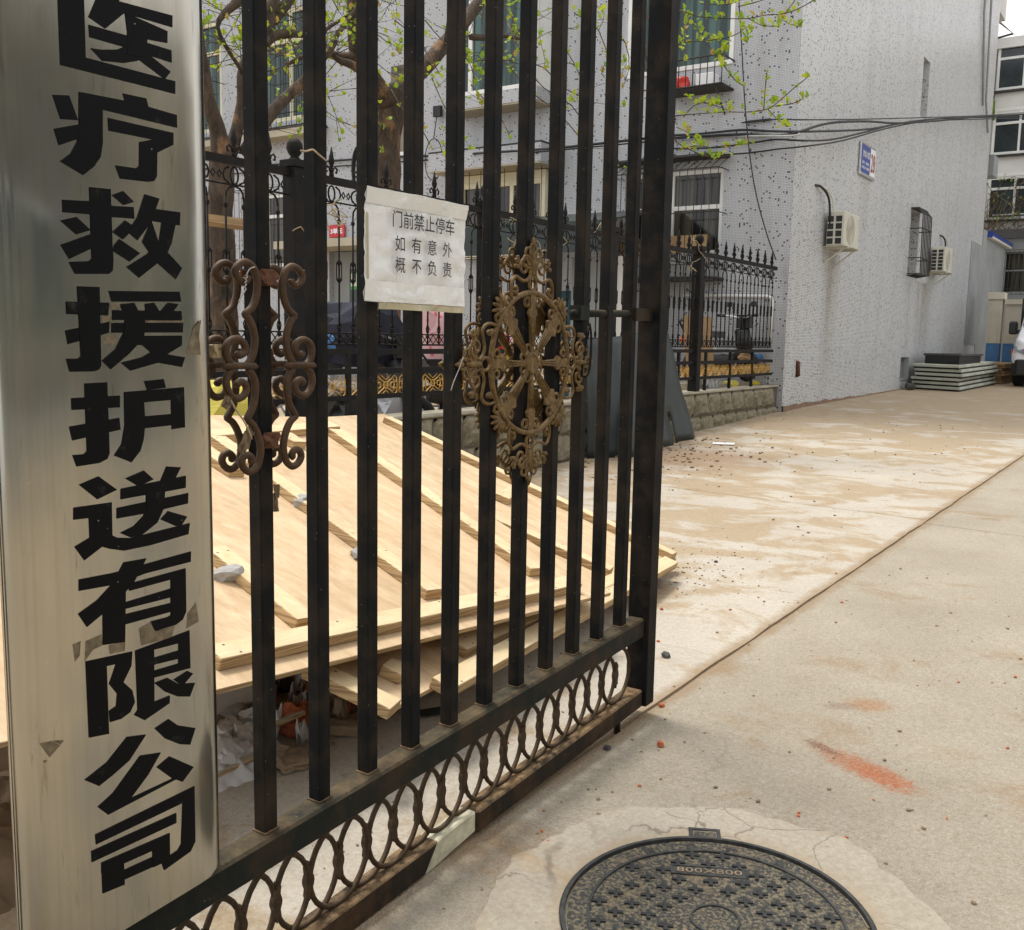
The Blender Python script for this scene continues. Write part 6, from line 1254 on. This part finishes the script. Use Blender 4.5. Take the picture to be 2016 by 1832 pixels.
o = link('pot_plant', rock_mesh(3, .35, .3, .45, .6, 3), None, M['leaf']); o.location = (-7.3, FY - .7, 10.6); tag(o, 'trailing pot plant hanging from the distant balcony rack', 'plant')
m = MB(); m.box((-6.9, FY - .05, 6.65), (-5.0, FY - .02, 6.7)); m.build('cover_strip', M['wallwhite'], fb)
random.seed(15); cl = thing('creeper', 'leafless brown creeper covering the lower storeys of the distant block', 'climber', (-5, FY, 3)); m = MB()
for k in range(240):
    x = random.uniform(-7.4, 1.0); P_ = [Vector((x, FY - .15, random.uniform(5.0, 5.9)))]
    for j in range(8): P_.append(P_[-1] + Vector((random.gauss(0, .25), random.gauss(0, .03), random.gauss(.18, .22))))
    m.tube(P_, .014, 3)
m.build('stems', M['creeper'], cl)
random.seed(16); m = MB(); me = leafm[0]
for k in range(90):
    p = Vector((random.uniform(-7.2, -3), FY - .2, random.uniform(5.2, 8.3))); R_ = orient(); m.add([p + R_ @ (v.co * .12) for v in me.vertices], [tuple(f.vertices) for f in me.polygons])
tag(m.build('creeper_leaves', M['leaf'], cl), kind='stuff')

# ------------------------------------------------------------------ parked van
van = thing('parked_van', 'white van with black lower bumper parked at the right edge', 'van', (-2.65, 29.5, .52))
VX0, VX1, VY0, VZ0 = -3.66, -1.66, 27.35, .52
def vsec(y, zlo, zhi, ins): return [(VX0 + ins, y, zlo), (VX1 - ins, y, zlo), (VX1 - ins * .7, y, (zlo + zhi) / 2), (VX1 - ins - .08, y, zhi), (VX0 + ins + .08, y, zhi), (VX0 + ins * .7, y, (zlo + zhi) / 2)]
secs = [vsec(VY0, .95, 1.62, .16), vsec(VY0 + .16, .82, 1.72, .03), vsec(VY0 + .75, .80, 1.90, .0), vsec(VY0 + 1.0, .80, 1.98, .0), vsec(VY0 + 1.9, .80, 2.95, .05), vsec(VY0 + 2.3, .80, 3.05, .02), vsec(VY0 + 5.2, .80, 3.05, .02), vsec(VY0 + 5.4, .85, 2.95, .08)]
m = MB(); vs = [v for s_ in secs for v in s_]; ns_ = 6
m.add(vs, [tuple(range(5, -1, -1)), tuple((len(secs) - 1) * 6 + k for k in range(6))] + [(i * 6 + k, i * 6 + (k + 1) % 6, (i + 1) * 6 + (k + 1) % 6, (i + 1) * 6 + k) for i in range(len(secs) - 1) for k in range(6)])
body = m.build('body', M['vanwhite'], van); md = body.modifiers.new('bevel', 'BEVEL'); md.width = .05; md.segments = 3
m = MB(); m.add([(VX0 + .12, VY0 + 1.03, 2.03), (VX1 - .12, VY0 + 1.03, 2.03), (VX1 - .16, VY0 + 1.86, 2.92), (VX0 + .16, VY0 + 1.86, 2.92)], [(0, 1, 2, 3)]); 
for v in range(4): x_, y_, z_ = m.v[v]; m.v[v] = (x_, y_ - .035, z_ + .02)
m.build('windscreen', M['darkglass'], van)
m = MB(); m.box((VX0 - .005, VY0 + 1.55, 2.0), (VX0 + .03, VY0 + 2.6, 2.75)); m.build('side_window', M['darkglass'], van)
m = MB(); m.tube([(VX0 + .14, VY0 + .02, .78), (VX0 + .35, VY0 - .07, .78), (VX1 - .35, VY0 - .07, .78), (VX1 - .14, VY0 + .02, .78)], .0, 6) if False else None
prof_ = [(VX0 + .02, VY0 + .55), (VX0 + .03, VY0 + .14), (VX0 + .16, VY0 - .03), (VX1 - .16, VY0 - .03), (VX1 - .03, VY0 + .14), (VX1 - .02, VY0 + .55)]
m.prism(prof_, (0, 0, .80), (1, 0, 0), (0, 1, 0), (0, 0, 1), .40); m.build('bumper', M['black'], van, .03)
m = MB(); m.box((VX0 + .5, VY0 - .035, 1.22), (VX1 - .5, VY0 + .05, 1.50)); m.build('grille', M['black'], van, .01)
for s_ in (0, 1):
    f = lambda x: x if s_ == 0 else (VX0 + VX1 - x)
    m = MB(); q = [(f(VX0 + .02), VY0 + .32, 1.62), (f(VX0 + .10), VY0 + .02, 1.40), (f(VX0 + .42), VY0 - .02, 1.30), (f(VX0 + .40), VY0 + .0, 1.46), (f(VX0 + .18), VY0 + .2, 1.66)]
    m.add([Vector(v) + Vector((0, -.02, 0)) for v in q] + [Vector(v) + Vector((0, .12, -.02)) for v in q], [(0, 1, 2, 3, 4), (9, 8, 7, 6, 5)] + [(i, i + 5, (i + 1) % 5 + 5, (i + 1) % 5) for i in range(5)]); m.build('headlight', M['lampglass'], van)
    m = MB(); m.box((f(VX0 - .008), VY0 + .28, 1.30), (f(VX0 + .02), VY0 + .40, 1.44)); m.build('indicator', M['orange'], van, .004)
    m = MB(); m.box((f(VX0 - .24), VY0 + 1.28, 1.82), (f(VX0 - .04), VY0 + 1.42, 2.16)); mi = m.build('mirror', M['black'], van, .04); m = MB(); m.tube([(f(VX0 - .06), VY0 + 1.36, 1.88), (f(VX0 + .06), VY0 + 1.42, 1.92)], .05, 6); m.build('mirror_arm', M['black'], mi)
    for y in (VY0 + .85, VY0 + 4.4):
        x0_ = f(VX0 + .02); x1_ = f(VX0 + .26); zc_ = gz(y) + .34
        m = MB(); m.tube([(x0_, y, zc_), (x0_ + (x1_ - x0_) * .12, y, zc_), (x1_ - (x1_ - x0_) * .12, y, zc_), (x1_, y, zc_)], [.29, .34, .34, .29], 24); wh = m.build('wheel', M['tyre'], van); m = MB(); m.tube([(x0_ - (x1_ - x0_) * .02, y, zc_), (x0_ + (x1_ - x0_) * .1, y, zc_)], [.2, .2], 16); m.build('rim', M['silver'], wh)
# ================================================================== ACROSS THE DRIVE (behind the camera; the steel sign mirrors it)
op = thing('rendered_wall', 'grey rendered building side across the drive, behind the viewpoint', 'building', (8, 4, 0))
m = MB(); m.box((7.5, -14, -.5), (9.5, 14, 5.4)); m.build('wall', M['opposite'], op)
for k in range(9):
    y = -12.5 + 2.9 * k; m = MB(); m.box((7.44, y, 1.2), (7.5, y + 1.5, 2.9)); fr = m.build('window', M['white'], op); m = MB(); m.box((7.43, y + .08, 1.28), (7.441, y + .71, 2.82)); m.build('pane', M['glass'], fr); m = MB(); m.box((7.43, y + .79, 1.28), (7.441, y + 1.42, 2.82)); m.build('pane', M['glass'], fr)
m = MB(); m.box((7.46, -14, -.5), (7.5, 14, .7)); m.build('skirting', M['plaster'], op)
# ------------------------------------------------------------------ wires and dead leaves caught on the gate
def wire(pts, r_, mat, name, lab, cat): m_ = MB(); m_.tube(spline(pts, 3), r_, 5); return tag(m_.build(name, M[mat]), lab, cat)
zz_ = [pt(600 + x / 2.745, 720 + y / 2.745, 'X', -1.672) for x, y in ((410, 180), (370, 195), (345, 240), (350, 262), (332, 275), (345, 292), (328, 305), (342, 322), (326, 338), (338, 356), (330, 372), (300, 420), (280, 470))]
wire(zz_, .0016, 'wire', 'twisted_wire', 'pale twisted wire hanging from the left scroll curl', 'wire')
zz_ = [pt(1200 + x / 2.155, 600 + y / 2.155, 'X', -1.655) for x, y in ((350, 970), (330, 1030), (305, 1090), (285, 1140), (272, 1185))]
wire(zz_, .0014, 'wire', 'twisted_wire', 'thin twisted wire hanging from the left tip of the medallion', 'wire')
zz_ = [pt(590 + x / 2.006, 380 + y / 2.006, 'X', -1.69) for x, y in ((590, 128), (620, 132), (660, 122), (690, 145), (720, 170), (742, 188))]
wire(zz_, .0022, 'vine', 'dry_twig', 'bent dry stem stuck on the second gate bar', 'stem')
zz_ = [pt(600 + x / 2.745, 1050 + y / 2.745, 'X', -1.665) for x, y in ((215, 350), (260, 430), (310, 500), (350, 570), (385, 665))]
wire(zz_, .0022, 'vine', 'dry_twig', 'straw-coloured stem lying over the lower left scroll', 'stem')
for k, (x, y, a, b, lab) in enumerate(((340, 680, .022, .045, 'crumpled grey dead leaf caught on the lower left scroll'), (185, 370, .016, .020, 'dark dead leaf caught below the left collar'))):
    p = pt(600 + x / 2.745, 1050 + y / 2.745, 'X', -1.675); o = link('dead_leaf', rock_mesh(70 + k, .006, a * .75, b * .8, 1.1, 3), None, M['deadleaf']); o.location = p; o.rotation_euler = (-.5, .1, .2); tag(o, lab, 'leaf')
p = pt(600 + 110 / 2.745, 720 + 860 / 2.745, 'X', -1.70); o = link('dead_leaf', rock_mesh(75, .012, .018, .018, .6, 3), None, M['vine']); o.location = p; tag(o, 'pale curled dry leaf beside the upper left curl', 'leaf')
p = pt(780 - 25, 1490, 'X', -1.73); o = link('dead_leaf', rock_mesh(78, .006, .009, .040, 1.1, 3), None, M['deadleaf']); o.location = pt(812, 1465, 'X', -1.735); tag(o, 'long brown dead leaf hanging on the right of the first bar', 'leaf')
